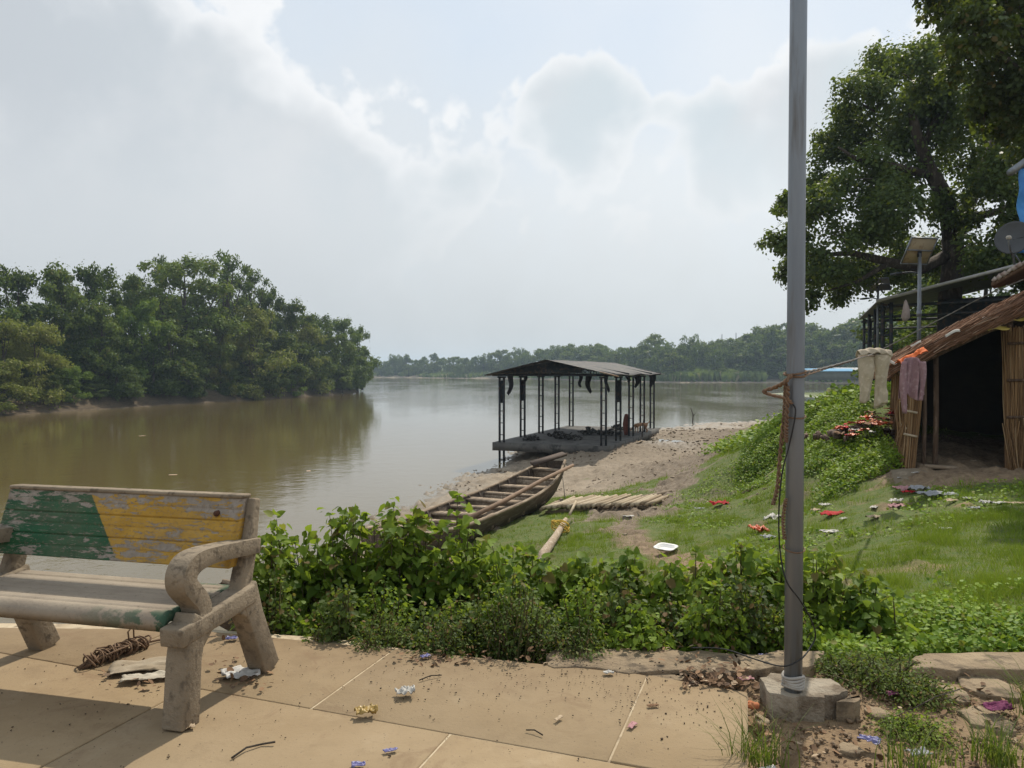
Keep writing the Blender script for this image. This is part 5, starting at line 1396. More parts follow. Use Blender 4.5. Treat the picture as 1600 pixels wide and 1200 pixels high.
# ------------------------------------------------------------------ blue roofed sheds on the far bank, thin masts
def far_things():
    p = at(1292, 572, 250); root = thing('riverside_shed', (p.x, p.y, -1.2), 'low blue roofed shed among the trees of the far bank', 'shed')
    b = MB(); b.box((0, 0, 1.2), (13, 6, 2.6)); b.build('wall', rough_mat('pale_wall', (.13,.14,.11), (.09,.10,.08), 1), root)
    b = MB(); P = np.array([[(x, y, 3.6 - abs(y) * .22) for y in np.linspace(-4, 4, 9)] for x in np.linspace(-8, 8, 8)]); b.sheet(P, .12); b.build('roof', rough_mat('blue_sheet_roof', (.12,.30,.48), (.16,.36,.52), .6), root)
    p = at(1325, 568, 252); root = thing('riverside_shed', (p.x, p.y, -1.0), 'low pale grey roofed shed next to the blue roofed one', 'shed')
    b = MB(); b.box((0, 0, 1.2), (8, 5, 2.6)); b.build('wall', rough_mat('grey_wall', (.11,.12,.10), (.08,.09,.07), 1), root)
    b = MB(); P = np.array([[(x, y, 3.7 - abs(y) * .22) for y in np.linspace(-4, 4, 9)] for x in np.linspace(-5, 5, 8)]); b.sheet(P, .12); b.build('roof', rough_mat('pale_sheet_roof', (.42,.42,.41), (.36,.36,.35), .6), root)
    for (px, top, y, lab) in ((1128, 522, 330, 'thin radio mast standing shortest above the far wood'), (1150, 520, 330, 'thin radio mast standing tallest above the far wood')):
        p = at(px, top, y); mb = MB()
        for k in range(3): mb.tube([(.5 * math.cos(k * 2.1), .5 * math.sin(k * 2.1), -1), (.12 * math.cos(k * 2.1), .12 * math.sin(k * 2.1), p.z)], .07, 4)
        for j in range(14): z = j * p.z / 14; r_ = .5 - .38 * j / 14; mb.tube([(r_, 0, z), (-r_ * .5, r_ * .86, z + .7)], .04, 3); mb.tube([(-r_ * .5, -r_ * .86, z), (r_, 0, z + .7)], .04, 3)
        o = mb.build('radio_mast', GALV); o.location = (p.x, p.y, 0); tag(o, lab, 'mast')
far_things()

# ------------------------------------------------------------------ the big trees of the near bank
def big_trees():
    rng = np.random.default_rng(77)
    lm = leaf_mat('big_tree_leaf', (.026,.044,.018), (.078,.118,.036), (.12,.13,.02), .28, .42, .5, spec=.5)
    CL = [(1390,105,52),(1345,150,48),(1432,110,55),(1320,205,48),(1365,200,60),(1440,190,65),(1300,265,50),(1355,275,60),(1415,270,55),(1285,325,45),(1340,340,58),(1400,335,58),
          (1236,318,24),(1222,328,17),(1212,378,27),(1240,372,32),(1238,425,28),(1262,415,40),(1305,400,50),(1265,468,24),(1300,452,34),(1345,430,46),(1380,400,52),(1435,410,52),(1490,330,46),(1520,240,60),(1570,270,60),(1545,180,60),(1590,190,60),(1500,150,56),(1585,330,50),(1540,390,48),(1495,420,40),(1600,395,50),(1640,300,80),(1660,180,80),(1700,380,70),(1480,75,45),(1640,430,60)]
    base = at(1482, 545, 26); base.z = .6
    root = thing('broadleaf_tree', base, 'large dark leafy tree overhanging the sheds on the near bank', 'tree')
    b0 = Vector(base); crown = MB(); wood = MB(); cs = []
    for (px, py, r) in CL:
        y = rng.uniform(23.5, 29); c = at(px, py, y) - b0; rr = r * y / F; cs.append((c, rr))
        n = int(2300 * (rr / 1.1) ** 2)
        # several sprays per clump, hanging slightly
        for s in range(9):
            d = unit(rng.normal(size=3)); cc = np.array(c) + d * rr * .62 * np.array((1, 1, .9)); clump_leaves(crown, cc, rr * .50, n // 9, .115, rng, .8, T_ROUND, .8, .15, .5)
        k = n // 14; d = unit(rng.normal(size=(k, 3))); put_leaves(crown, np.array(c) + d * rr * rng.uniform(.85, 1.08, (k, 1)), d + (0, 0, .5), .11 * rng.uniform(.7, 1.1, k), T_ROUND, rng, d + (0, 0, -1.2))
    crown.build('crown', lm, root)
    def P(px, py, y): return tuple(at(px, py, y) - b0)
    wood.tube([(0, 0, -.6), P(1484, 470, 26), P(1490, 400, 26), P(1488, 372, 26)], [.42, .36, .33, .34], 12)
    wood.tube([P(1490, 390, 26), P(1478, 310, 25.8), P(1450, 260, 25.6), P(1430, 200, 25.5), P(1415, 130, 25.4)], [.30, .27, .22, .15, .05], 10)
    wood.tube([P(1478, 400, 26), P(1440, 420, 25.5), P(1390, 410, 25), P(1330, 395, 24.8), P(1260, 400, 24.5)], [.22, .18, .15, .10, .03], 9)
    wood.tube([P(1489, 380, 26), P(1510, 330, 26.3), P(1535, 270, 26.5), P(1560, 190, 26.6)], [.27, .22, .17, .06], 10)
    wood.tube([P(1500, 345, 26.2), P(1560, 330, 26.8), P(1640, 290, 27)], [.15, .12, .05], 8)
    wood.tube([P(1460, 275, 25.7), P(1400, 260, 25.2), P(1340, 250, 25), P(1310, 230, 24.8)], [.16, .12, .08, .03], 8)
    wood.tube([P(1440, 235, 25.6), P(1470, 170, 25.8), P(1500, 120, 26)], [.14, .09, .03], 8)
    wood.tube([P(1390, 410, 25), P(1340, 440, 24.6), P(1290, 455, 24.4)], [.10, .06, .02], 7)
    for (c, rr) in cs:
        for _ in range(3):
            d = Vector(unit(rng.normal(size=3))) * rr * .8; a = c - Vector((c.x - 1, c.y, c.z - 6)).normalized() * rr * .7
            wood.tube([tuple(a), tuple((a + c + d) * .5 + Vector((0, 0, .1))), tuple(c + d)], [.035, .025, .01], 4, False)
    wood.build('trunk', BARK, root, True)
    # the nearer tree whose boughs come in over the top corner
    lm2 = leaf_mat('corner_tree_leaf', (.026,.040,.016), (.068,.098,.032), (.11,.08,.03), .22, .38, .7, spec=.6)
    b0 = Vector((13.2, 15.5, 0.1)); root = thing('broadleaf_tree', b0, 'nearer coarse-leaved tree whose boughs hang into the top corner', 'tree')
    crown = MB(); wood = MB()
    CL = [(1478,15,42),(1520,55,55),(1560,20,60),(1600,60,60),(1500,95,40),(1555,120,55),(1610,140,60),(1580,180,50),(1530,-20,60),(1470,-40,50),(1650,40,80),(1660,200,80),(1620,230,45),(1540,160,36),(1700,120,80),(1600,-50,80),(1740,0,90)]
    cs = []
    for (px, py, r) in CL:
        y = rng.uniform(13.5, 16.5); c = at(px, py, y) - b0; rr = r * y / F; n = int(1500 * (rr / .7) ** 2)
        for s in range(7):
            d = unit(rng.normal(size=3)); clump_leaves(crown, np.array(c) + d * rr * .6, rr * .5, n // 7, .095, rng, .8, T_ROUND, 1.0, .15, .4)
        cs.append((c, rr))
    crown.build('crown', lm2, root)
    wood.tube([(0, 0, -.3), (-.1, 0, 3), (-.3, 0, 5.5), (-.9, 0, 8)], [.4, .34, .28, .15], 12)
    for (px, py, y) in ((1480, 20, 14.5), (1550, 90, 15), (1600, 180, 15.2), (1560, 10, 15.5), (1640, 60, 15)):
        q = at(px, py, y) - b0; wood.tube([(-.2, 0, 4.6), tuple(Vector((-.2, 0, 4.6)).lerp(q, .5) + Vector((0, 0, .4))), tuple(q)], [.18, .10, .03], 8)
    for (c, rr) in cs:
        for _ in range(3):
            d = Vector(unit(rng.normal(size=3))) * rr * .8; wood.tube([tuple(c - Vector((-.5, 0, .3)) * rr), tuple(c + d * .4), tuple(c + d)], [.02, .016, .007], 4, False)
    wood.build('trunk', BARK, root, True)
    # wood closing the view behind the sheds
    for i, (x, y, h, w) in enumerate([(24, 44, 8, 4), (31, 50, 10, 5), (29, 36, 9, 4.5), (38, 48, 11, 5.5), (22, 38, 5, 2.8), (36, 34, 11, 5)]):
        place_tree(['deep', 'mid', 'deep', 'tall', 'mid', 'deep'][i], (x, y, .4), h, w, 'shaded tree standing behind the steel shed on the near bank', 'trees behind the bank shed', i * 1.3)
big_trees()
# ------------------------------------------------------------------ shrubs along the terrace edge
SHRUB_LEAF = leaf_mat('shrub_leaf', (.048,.098,.010), (.190,.280,.028), (.17,.115,.04), .44, .42, 2.2, spec=.45)
SHRUB_LEAF2 = leaf_mat('pale_shrub_leaf', (.070,.130,.014), (.235,.315,.040), (.2,.15,.05), .44, .42, 2.2, spec=.45)
WEED_LEAF = leaf_mat('weed_leaf', (.034,.058,.014), (.115,.160,.036), (.20,.12,.05), .34, .5, 2.5)
STEM = rough_mat('green_stem', (.07,.085,.028), (.11,.075,.04), 8, None, 9, .7)
def shrub(px, top, y, wpx, nst, seed, label, m_=None, leaf=.075, name='leafy_shrub', group='shrubs along the terrace edge', tpl=T_HEART, front=0.35, per=26, low=.0):
    rng = np.random.default_rng(seed)
    x = (px - 800) / F * y; zg = float(ground_base(np.array([x]), np.array([y]))[0]) - .03
    H = at(px, top, y).z - zg; Wd = wpx / F * y
    root = thing(name, (x, y, zg), label, 'shrub', group)
    st = MB(); fo = MB()
    for s in range(nst):
        a = rng.uniform(0, 6.28); rr = Wd * math.sqrt(rng.random())
        tip = np.array((rr * math.cos(a), rr * .75 * math.sin(a) - .05, H * (1.0 - .42 * (rr / Wd) ** 2) * rng.uniform(.66, 1.06)))
        b = np.array((rr * .35 * math.cos(a) + rng.normal(0, .05), rr * .3 * math.sin(a) + rng.normal(0, .05), -.05))
        mid = b * .45 + tip * .55 + np.array((0, 0, .12 * H)) - (tip - b) * np.array((.12, .12, 0)); pts = []
        for q in np.linspace(0, 1, 8): pts.append(tuple((1-q)**2 * b + 2*q*(1-q) * mid + q*q * tip))
        st.tube(pts, [.007, .0065, .006, .005, .0045, .004, .003, .002], 4, False)
        n = int(per * 1.25 * rng.uniform(.8, 1.25)); q = np.clip(low + (1 - low) * rng.random(n) ** .75, 0, 1)
        P = np.array([(1-k)**2 * b + 2*k*(1-k) * mid + k*k * tip for k in q])
        d = unit(rng.normal(size=(n, 3)) * (1, 1, .35)); off = rng.uniform(.02, .11, n)[:, None] * (1.15 - .5 * q[:, None])
        P = P + d * off; P[:, 2] = np.maximum(P[:, 2], .03)
        nm = np.array((0, 0, 1.0)) + d * .55 + rng.normal(0, .38, (n, 3))
        sz = leaf * rng.uniform(.55, 1.25, n) * (1.12 - .45 * q) * np.where(rng.random(n) < .35, .5, 1.0)
        put_leaves(fo, P, nm, sz, tpl, rng, d + (0, 0, -.35), rng.uniform(.8, 1.1, n))
        k = 5; put_leaves(fo, tip + rng.normal(0, .02, (k, 3)), rng.normal(0, .6, (k, 3)) + (0, -.3, .7), leaf * rng.uniform(.35, .75, k), tpl, rng)
    fo.build('foliage', m_ or SHRUB_LEAF, root); st.build('stems', STEM, root)
    return root
SH = [ # px, top, y, half width px, stems, label
 (425, 800, 4.75, 42, 20, 'tall heart-leaved shrub rising just beside the bench back'), (470, 816, 4.95, 70, 38, 'dense shrub between the bench and the stern of the boat'), (538, 788, 5.0, 66, 42, 'heart-leaved shrub with one high spray before the boat stern'),
 (605, 792, 5.1, 66, 42, 'bright heart-leaved shrub covering the near end of the beached boat'), (662, 798, 5.15, 60, 36, 'leafy shrub below the middle of the boat side'), (705, 772, 5.2, 30, 9, 'lone tall sprig with heart leaves crossing the boat hull'), (732, 815, 5.1, 56, 30, 'leafy shrub below the boat bow'),
 (790, 838, 5.0, 56, 28, 'lower shrub beneath the split log'), (850, 852, 4.9, 58, 28, 'low shrub in front of the split log'), (915, 846, 5.0, 52, 24, 'shrub in the middle of the row below the bamboo mat'), (975, 866, 4.8, 56, 28, 'low shrub on the row below the white foam tray'),
 (1040, 884, 4.7, 56, 26, 'lowest shrub of the row before the worn path'), (1105, 852, 4.75, 54, 28, 'dark shrub beside the steel pole on its river side'), (1160, 838, 4.8, 54, 30, 'dense shrub right behind the steel pole by the litter'), (1205, 846, 4.9, 48, 24, 'shrub half hidden behind the steel pole'),
 (1278, 845, 4.85, 50, 13, 'shrub on the lawn side of the steel pole'), (1342, 868, 4.7, 30, 7, 'small upright shrub standing free on the lawn edge'), (1378, 905, 4.5, 34, 7, 'smallest shrub at the end of the row toward the lawn')]
for i, (px, top, y, w, n, lab) in enumerate(SH): shrub(px, top, y, w, n, 100 + i, lab, SHRUB_LEAF if i % 3 else SHRUB_LEAF2, .094 if i < 13 else .085, per=25)
# a lower, darker front row that fills down to the paving
for i, px in enumerate(range(420, 1240, 52)):
    y = 4.50 - .0003 * (px - 420) + .11 * math.sin(i * 2.7)
    shrub(px + (i * 37 % 31), 878 + (i * 53 % 74), y, 52, 26, 300 + i, 'low front shrub with small leaves along the paving edge', SHRUB_LEAF if i % 2 else WEED_LEAF, .052 if i % 3 else .040, 'low_shrub', 'low front shrubs along the paving', T_HEART if i % 2 else T_ROUND, per=34)
for i, (px, top, y, w, lab) in enumerate([(600, 955, 4.2, 50, 'fine leaved weed tuft trailing onto the paving under the boat'), (690, 965, 4.12, 44, 'small weed tuft on the paving edge left of the dark fern-like one'), (810, 905, 4.15, 62, 'dark feathery weed bush bulging over the paving edge'), (900, 955, 4.08, 50, 'spreading weed tuft where the rim stones begin'), (520, 960, 4.3, 44, 'weed tuft nearest the bench on the paving edge')]):
    shrub(px, top, y, w, 34, 400 + i, lab, WEED_LEAF, .036, 'weed_tuft', 'weed tufts on the paving edge', T_DIAMOND, per=46)
for i, (px, top, y, w, lab) in enumerate([(1375, 1018, 3.75, 92, 'dense dark low weed covering the rim behind the footing chunk'), (1330, 1010, 3.9, 60, 'low weed growing right behind the concrete footing'), (1430, 1050, 3.6, 60, 'low weed spreading toward the flagstones in the dirt'), (1425, 1112, 3.25, 55, 'bright green low weed in the dirt before the footing')]):
    shrub(px, top, y, w, 60, 430 + i, lab, WEED_LEAF if i < 3 else SHRUB_LEAF2, .026, 'weed_patch', 'weed patches in the dirt', T_DIAMOND, per=36)
def grass_tuft(px, py, h, n, seed, lab, spread=.12):
    rng = np.random.default_rng(seed); p = atz(px, py, -.03); root = thing('grass_tuft', (p.x, p.y, -.03), lab, 'grass tuft', 'grass tufts in the dirt')
    mb = MB()
    for k in range(n):
        a = rng.uniform(0, 6.28); b = np.array((rng.normal(0, spread * .4), rng.normal(0, spread * .4), 0)); L_ = h * rng.uniform(.5, 1.1); o = np.array((math.cos(a), math.sin(a), 0)); sd = np.array((-math.sin(a), math.cos(a), 0)); bend = rng.uniform(.3, 1.1); V = []
        for q in (0, .35, .7, 1): c = b + o * L_ * bend * q * q + np.array((0, 0, L_ * (q - .35 * q * q * bend))); w = .0028 * (1 - q * .95); V += [tuple(c - sd * w), tuple(c + sd * w)]
        mb.add(V, [(0,1,3,2),(2,3,5,4),(4,5,7,6)])
    mb.build('blades', GRASS, root)
GRASS = leaf_mat('grass_blade', (.050,.085,.016), (.125,.175,.034), (.24,.20,.09), .30, .55, 1.2, pos=(.35, .85))
GRASS2 = leaf_mat('lawn_blade', (.060,.125,.010), (.195,.270,.030), (.25,.22,.09), .30, .55, .8, pos=(.35, .85))
for a in [(1185, 1195, .26, 110, 1, 'spiky dry grass tuft at the paving corner before the pole'), (1560, 1190, .20, 160, 2, 'bright grass tuft at the lower picture corner in the dirt'), (1420, 1205, .22, 70, 3, 'thin grass tuft in the dirt below the bright weed'), (1625, 1120, .30, 170, 4, 'tall grass tuft hanging in at the dirt edge beside the flagstones'), (1470, 1196, .15, 40, 5, 'smallest grass tuft in the dirt between two larger ones')]: grass_tuft(*a)

# ------------------------------------------------------------------ lawn, ground cover
def lawn():
    rng = np.random.default_rng(51)
    def scatter(n, x0, x1, y0, y1, pw=1.0):
        x = rng.uniform(x0, x1, n); y = y0 + (y1 - y0) * rng.random(n) ** pw; return x, y
    tot = MB()
    for (n, x0, x1, y0, y1, h0, h1, wd) in ((240000, .2, 7.2, 4.1, 9.0, .028, .095, .0045), (90000, -3, 8.5, 8.0, 14.0, .03, .085, .006), (90000, -2, 9, 13, 24, .04, .11, .011), (50000, 3, 24, 20, 62, .06, .17, .025)):
        x, y = scatter(n, x0, x1, y0, y1)
        g = grass_mask(x, y); keep = (rng.random(n) < g * (.25 + .75 * sst(fbm(x * 2.1, y * 2.1, 3, 61), .36, .6))) & (np.abs(x) < y * .8 + .5)
        x, y = x[keep], y[keep]; m_ = len(x); z = ground_z(x, y) - .01
        lush = sst(fbm(x * .8, y * .8, 3, 71), .4, .62) ; lush = np.maximum(lush, .9 * np.exp(-((x - y * .62) / 1.0) ** 2 - ((y - 7.0) / 1.6) ** 2))
        tuft = sst(fbm(x * 4.5, y * 4.5, 3, 75), .45, .65); h = rng.uniform(h0, h1, m_) * (.45 + .75 * lush) * (.6 + .9 * tuft)
        ax = np.c_[rng.normal(0, .5, m_), rng.normal(0, .5, m_), np.ones(m_)]
        put_leaves(tot, np.c_[x, y, z], np.c_[rng.normal(0, .5, m_), -np.ones(m_), rng.normal(0, .3, m_)], h, T_BLADE, rng, ax, wide=wd / h * rng.uniform(.6, 1.3, m_))
    # scattered taller tufts
    cx = rng.uniform(.8, 8.5, 420); cy = 4.4 + 12 * rng.random(420) ** 1.3; g = grass_mask(cx, cy); ok = rng.random(420) < g * .9
    for a, b in zip(cx[ok], cy[ok]):
        k = int(rng.integers(25, 60)); s = rng.uniform(.04, .11); x = a + rng.normal(0, s, k); y = b + rng.normal(0, s, k); L_ = rng.uniform(.05, .11) * (1 + b / 20)
        h = L_ * rng.uniform(.6, 1.4, k); ax = np.c_[(x - a) / s * .35 + rng.normal(0, .15, k), (y - b) / s * .35 + rng.normal(0, .15, k), np.ones(k)]
        put_leaves(tot, np.c_[x, y, ground_z(x, y) - .01], np.c_[rng.normal(0, .5, k), -np.ones(k), rng.normal(0, .3, k)], h, T_BLADE, rng, ax, wide=.006 / h)
    tag(tot.build('lawn_grass', GRASS2), 'short patchy grass of the lawn and the slope down to the shore', 'grass', kind='stuff')
lawn()
def cover():
    """creeping leaves on the mound and along the rim"""
    rng = np.random.default_rng(52); mb = MB()
    m_ = leaf_mat('creeper_leaf', (.070,.150,.010), (.230,.330,.030), (.2,.19,.04), .32, .45, .9, spec=.4)
    def strew(x, y, keep, s0, s1, hmax, tpl=T_ROUND):
        x, y = x[keep], y[keep]; n = len(x); z = ground_z(x, y) + rng.random(n) ** 1.5 * hmax * (.4 + fbm(x * 2.3, y * 2.3, 3, 81) * 1.2)
        put_leaves(mb, np.c_[x, y, z], rng.normal(0, .45, (n, 3)) + (0, -.15, .9), rng.uniform(s0, s1, n), tpl, rng)
    n = 130000; x = rng.uniform(4.6, 9.6, n); y = rng.uniform(12.6, 20, n)
    dx = x - np.interp(y, [12, 14, 16, 18, 20], [5.7, 5.4, 5.5, 5.6, 6.0])
    hutv = (x - HA.x) * HU.x + (y - HA.y) * HU.y; hutd = (x - HA.x) * HV.x + (y - HA.y) * HV.y
    keep = (rng.random(n) < sst(dx + (fbm(x * 1.4, y * 1.4, 3, 83) - .5) * 1.6, -.2, .5)) & ~((hutv > -.16) & (hutd > -1.4)) & ~((hutd < -.1) & (hutv > -.9) & (y < 12.9)); strew(x, y, keep, .03, .065, .26)
    n = 16000; x = rng.uniform(6.5, 14, n); y = rng.uniform(17, 26, n); hutv = (x - HA.x) * HU.x + (y - HA.y) * HU.y
    strew(x, y, (rng.random(n) < .8) & (hutv < 9), .08, .16, .35)
    # broadleaf rim beyond the kerb on the right
    n = 70000; x = rng.uniform(.9, 5.2, n); y = rng.uniform(4.05, 6.2, n); f = fbm(x * 1.8, y * 1.8, 3, 88)
    keep = (rng.random(n) < sst(5.45 - y + (f - .5) * 2.2, .2, 1.1)) & (y > 4.12 + .06 * np.sin(x * 6)) & (x < y * .75 + .3); strew(x, y, keep, .018, .042, .10)
    # weeds between mat and path
    n = 30000; x = rng.uniform(2.6, 8, n); y = rng.uniform(8.5, 20, n); f = fbm(x * 1.1, y * 1.1, 3, 91); g = grass_mask(x, y)
    strew(x, y, (rng.random(n) < .6 * g * sst(f, .5, .66)), .03, .06, .06)
    tag(mb.build('ground_cover', m_), 'bright creeping leaves over the mound beside the hut and along the rim', 'ground cover', kind='stuff')
cover()
# ------------------------------------------------------------------ litter and small things
def crumple(w, h, m, name, label, cat, p, seed, rz=0.0, amp=.25, group=None, n=18, th=.002, tilt=(0, 0), lift=0.0):
    """a crumpled piece of sheet lying at p"""
    rng = np.random.default_rng(seed); mb = MB()
    U, V = np.meshgrid(np.linspace(-.5, .5, n), np.linspace(-.5, .5, n), indexing='ij')
    o = rng.uniform(0, 50, 3)
    s = min(w, h); Z = s * amp * (fbm(U * 6 + o[0], V * 6 + o[1], 4, seed) * 1.6 - .25)
    X = U * w * (1 + .35 * (vnoise(U * 3 + o[2], V * 3, seed) - .5)); Y = V * h * (1 + .35 * (vnoise(U * 3, V * 3 + o[2], seed + 1) - .5))
    mb.sheet(np.stack([X, Y, np.maximum(Z, 0) + th], -1), th)
    ob = mb.build(name, m); ob.location = (p[0], p[1], p[2] + lift); ob.rotation_euler = (tilt[0], tilt[1], rz); return tag(ob, label, cat, group)
def onground(px, py, y=None, dz=0.0):
    """where the sight line through a pixel meets the ground"""
    d = ray(px, py); ks = np.linspace(2.0, 60, 4000); X = d.x / d.y * ks; Z = EYE + d.z / d.y * ks
    G = ground_z(X, ks); i = int(np.argmax(Z < G)); return (X[i], ks[i], float(G[i]) + dz)
def fab(name, a, b, **kw): return rough_mat(name, a, b, 9, None, 9, kw.get('rough', .85), .35, .006, 40)
M_RED = fab('red_cloth', (.45,.02,.025), (.33,.015,.02)); M_ORG = fab('orange_plastic', (.52,.10,.022), (.38,.06,.02), rough=.5); M_WHT = fab('white_plastic', (.44,.42,.38), (.29,.27,.24), rough=.5)
M_GRY = fab('grey_cloth', (.24,.245,.26), (.33,.33,.34)); M_PAP = fab('white_paper', (.55,.53,.50), (.45,.43,.40)); M_BRK = fab('terracotta', (.42,.15,.06), (.33,.11,.05)); M_TAN = fab('tan_scrap', (.45,.35,.24), (.33,.24,.15))
M_BLU = fab('blue_wrapper', (.07,.075,.22), (.20,.18,.32), rough=.4); M_LEAF = fab('dead_leaf', (.20,.105,.05), (.12,.07,.04)); M_PNK = fab('pink_cloth', (.42,.22,.22), (.33,.17,.18))
def litter():
    rng = np.random.default_rng(91)
    L = [ # px, py, w, h, material, name, label, cat, amp, rz
     (1124, 790, .42, .26, M_RED, 'red_cloth', 'bright red cloth heap on the grass beyond the worn path', 'cloth', .45, .2), (1300, 806, .46, .22, M_RED, 'red_cloth', 'long red cloth lying on the bare soil right of the steel pole', 'cloth', .35, .5), (1421, 772, .22, .14, M_RED, 'red_cloth', 'small red cloth in the grey rag heap before the hut', 'cloth', .4, .1),
     (1186, 834, .30, .30, M_ORG, 'orange_bag', 'crumpled orange bag in the litter heap behind the shrubs', 'bag', .6, .3), (1207, 815, .34, .26, M_WHT, 'white_bag', 'clear white plastic bag behind the orange bag', 'bag', .6, .8), (1200, 842, .2, .16, M_GRY, 'plastic_wrapper', 'bluish wrapper beside the orange bag', 'wrapper', .4, .4),
     (1093, 796, .26, .10, M_GRY, 'plastic_wrapper', 'thin greyish wrapper next to the red cloth heap', 'wrapper', .3, .1), (981, 809, .26, .12, M_WHT, 'paper_scrap', 'torn white paper on the path below the bamboo mat', 'paper', .3, -.3),
     (1412, 768, .34, .2, M_PNK, 'rag', 'brownish pink rag topping the rag heap before the hut', 'rag', .5, .4), (1437, 768, .3, .22, M_GRY, 'rag', 'bluish grey rag beside the pink one before the hut', 'rag', .55, .2), (1462, 777, .55, .22, M_GRY, 'rag', 'long grey sheet of plastic spread from the rag heap', 'rag', .45, -.2), (1400, 786, .24, .16, M_WHT, 'rag', 'whitish rag at the lower side of the rag heap', 'rag', .45, .7), (1404, 795, .30, .2, M_PNK, 'rag', 'pink and white rag lowest in the rag heap', 'rag', .45, .3),
     (1290, 791, .22, .12, M_WHT, 'paper_scrap', 'white scrap just above the long red cloth', 'paper', .4, .1), (1318, 813, .16, .09, M_WHT, 'paper_scrap', 'white and red packet beside the long red cloth', 'paper', .35, .5), (1365, 796, .2, .1, M_WHT, 'paper_scrap', 'white scrap between the red cloth and the rag heap', 'paper', .4, .9), (1366, 812, .2, .16, M_TAN, 'paper_scrap', 'pale tan scrap below the rag heap', 'paper', .4, .2), (1298, 834, .3, .14, M_WHT, 'paper_scrap', 'long white torn paper below the long red cloth', 'paper', .35, .1), (1274, 800, .16, .14, M_TAN, 'paper_scrap', 'tan scrap close beside the steel pole', 'paper', .4, .6),
     (1478, 829, .18, .08, M_PAP, 'paper_scrap', 'small white scrap on the bright lawn below the hut', 'paper', .3, .2), (1541, 790, .16, .14, M_WHT, 'paper_scrap', 'upright white scrap before the reed panel', 'paper', .6, .2), (1563, 788, .26, .1, M_PAP, 'paper_scrap', 'flat pale paper beside the upright scrap', 'paper', .3, .4), (1590, 789, .3, .1, M_TAN, 'paper_scrap', 'pinkish strip at the picture edge before the hut', 'paper', .3, -.1), (1525, 797, .2, .12, M_GRY, 'paper_scrap', 'grey scrap in the grass below the hut doorway', 'paper', .3, .1), (1430, 741, .16, .06, M_PAP, 'paper_scrap', 'tiny white scrap on the earth below the hut corner', 'paper', .3, .5), (1407, 749, .12, .06, M_PAP, 'paper_scrap', 'whitish chip on the dark slope beside the hut', 'paper', .3, .1), (1486, 785, .2, .1, M_TAN, 'paper_scrap', 'ochre scrap beside the grey plastic sheet', 'paper', .35, .3), (1513, 781, .13, .09, M_WHT, 'paper_scrap', 'pale crumb of paper under the doorway shadow edge', 'paper', .4, .3),
     (928, 699, .5, .3, M_ORG, 'orange_scrap', 'orange scrap on the mud beside the shore shed', 'scrap', .3, .1), (1001, 692, .5, .3, M_TAN, 'tan_scrap', 'tan scrap on the sandbar by the puddle', 'scrap', .3, .1), (1190, 691, .3, .2, M_WHT, 'paper_scrap', 'white scrap far down the grass toward the shore', 'paper', .3, .1)]
    for i, (px, py, w, h, m, nm, lab, cat, amp, rz) in enumerate(L):
        p = onground(px, py); crumple(w * .85, h * .85, m, nm, lab, cat, p, 500 + i, rz, amp * .75, lift=.015)
    for i, (px, py, w, lab) in enumerate([(270, 742, .34, 'largest pale foam patch drifting on the brown river'), (222, 681, .4, 'pale foam patch drifting nearer the opposite bank'), (482, 736, .3, 'small foam patch drifting by the edge of the tree reflection')]):
        p = atz(px, py, WATER); crumple(w, w * .6, M_TAN, 'foam_patch', lab, 'foam', (p.x, p.y, WATER + .002), 640 + i, i, .05, 'foam patches on the river')
    # foam tray on the path
    p = onground(1040, 863); r = MB(); prof = [(.0, .012), (.10, .012), (.125, .045), (.155, .05), (.158, .043), (.13, .036), (.10, 0), (0, 0)]; n = 28; V = []; Fc = []
    for k in range(n):
        a = 2 * PI * k / n; sq = 1 + .10 * math.cos(4 * a)
        for (q, z) in prof: V.append((q * 1.15 * sq * math.cos(a), q * .85 * sq * math.sin(a), z))
    m_ = len(prof)
    for k in range(n):
        for j in range(m_ - 1): Fc.append((k*m_+j, ((k+1) % n)*m_+j, ((k+1) % n)*m_+j+1, k*m_+j+1))
    r.add(V, Fc); o = r.build('foam_tray', rough_mat('white_foam', (.78,.76,.73), (.68,.66,.63), 9, None, 9, .6)); o.location = (p[0], p[1], p[2] + .04); o.rotation_euler = (rad(10), 0, .3); tag(o, 'white foam tray lying on the worn path', 'tray')
    # heap of old garlands and cloth on the mound top
    base = at(1352, 622, 15.6); hb = Vector((base.x, base.y, base.z))
    k = 0; pal = [(M_ORG, 'orange scrap in the offering heap on the mound'), (M_WHT, 'white scrap in the offering heap on the mound'), (M_BRK, 'terracotta coloured scrap in the offering heap on the mound'), (M_LEAF, 'dark scrap in the offering heap on the mound'), (M_RED, 'red scrap in the offering heap on the mound')]
    for q in range(46):
        px = rng.uniform(1310, 1398); py = np.interp(px, [1310, 1350, 1398], [615, 622, 634]) + rng.normal(0, 7); y = 15.0 + rng.normal(0, .3)
        p = at(px, py, y); zg = gz(p.x, p.y); j = [0, 1, 2, 3, 0, 4, 2, 3][q % 8]
        crumple(rng.uniform(.1, .3), rng.uniform(.08, .2), pal[j][0], 'offering_scrap', pal[j][1], 'scrap', (p.x, p.y, max(zg + .03, min(p.z, zg + .35))), 700 + q, rng.uniform(0, 6), .5, ['orange', 'white', 'terracotta', 'dark', 'red'][j] + ' scraps on the mound', 6)
    mb = MB(); p = at(1350, 640, 15.2); zg = gz(p.x, p.y)
    for q in range(240):
        a = rng.uniform(0, 6.28); r_ = abs(rng.normal(0, .42)); mb.box((p.x + 1.3 * r_ * math.cos(a), p.y + .5 * r_ * math.sin(a), zg + .26 * max(0, 1 - r_) * rng.random() + .02), tuple(rng.uniform(.03, .14, 3)), tuple(rng.uniform(0, 3, 3)), .01)
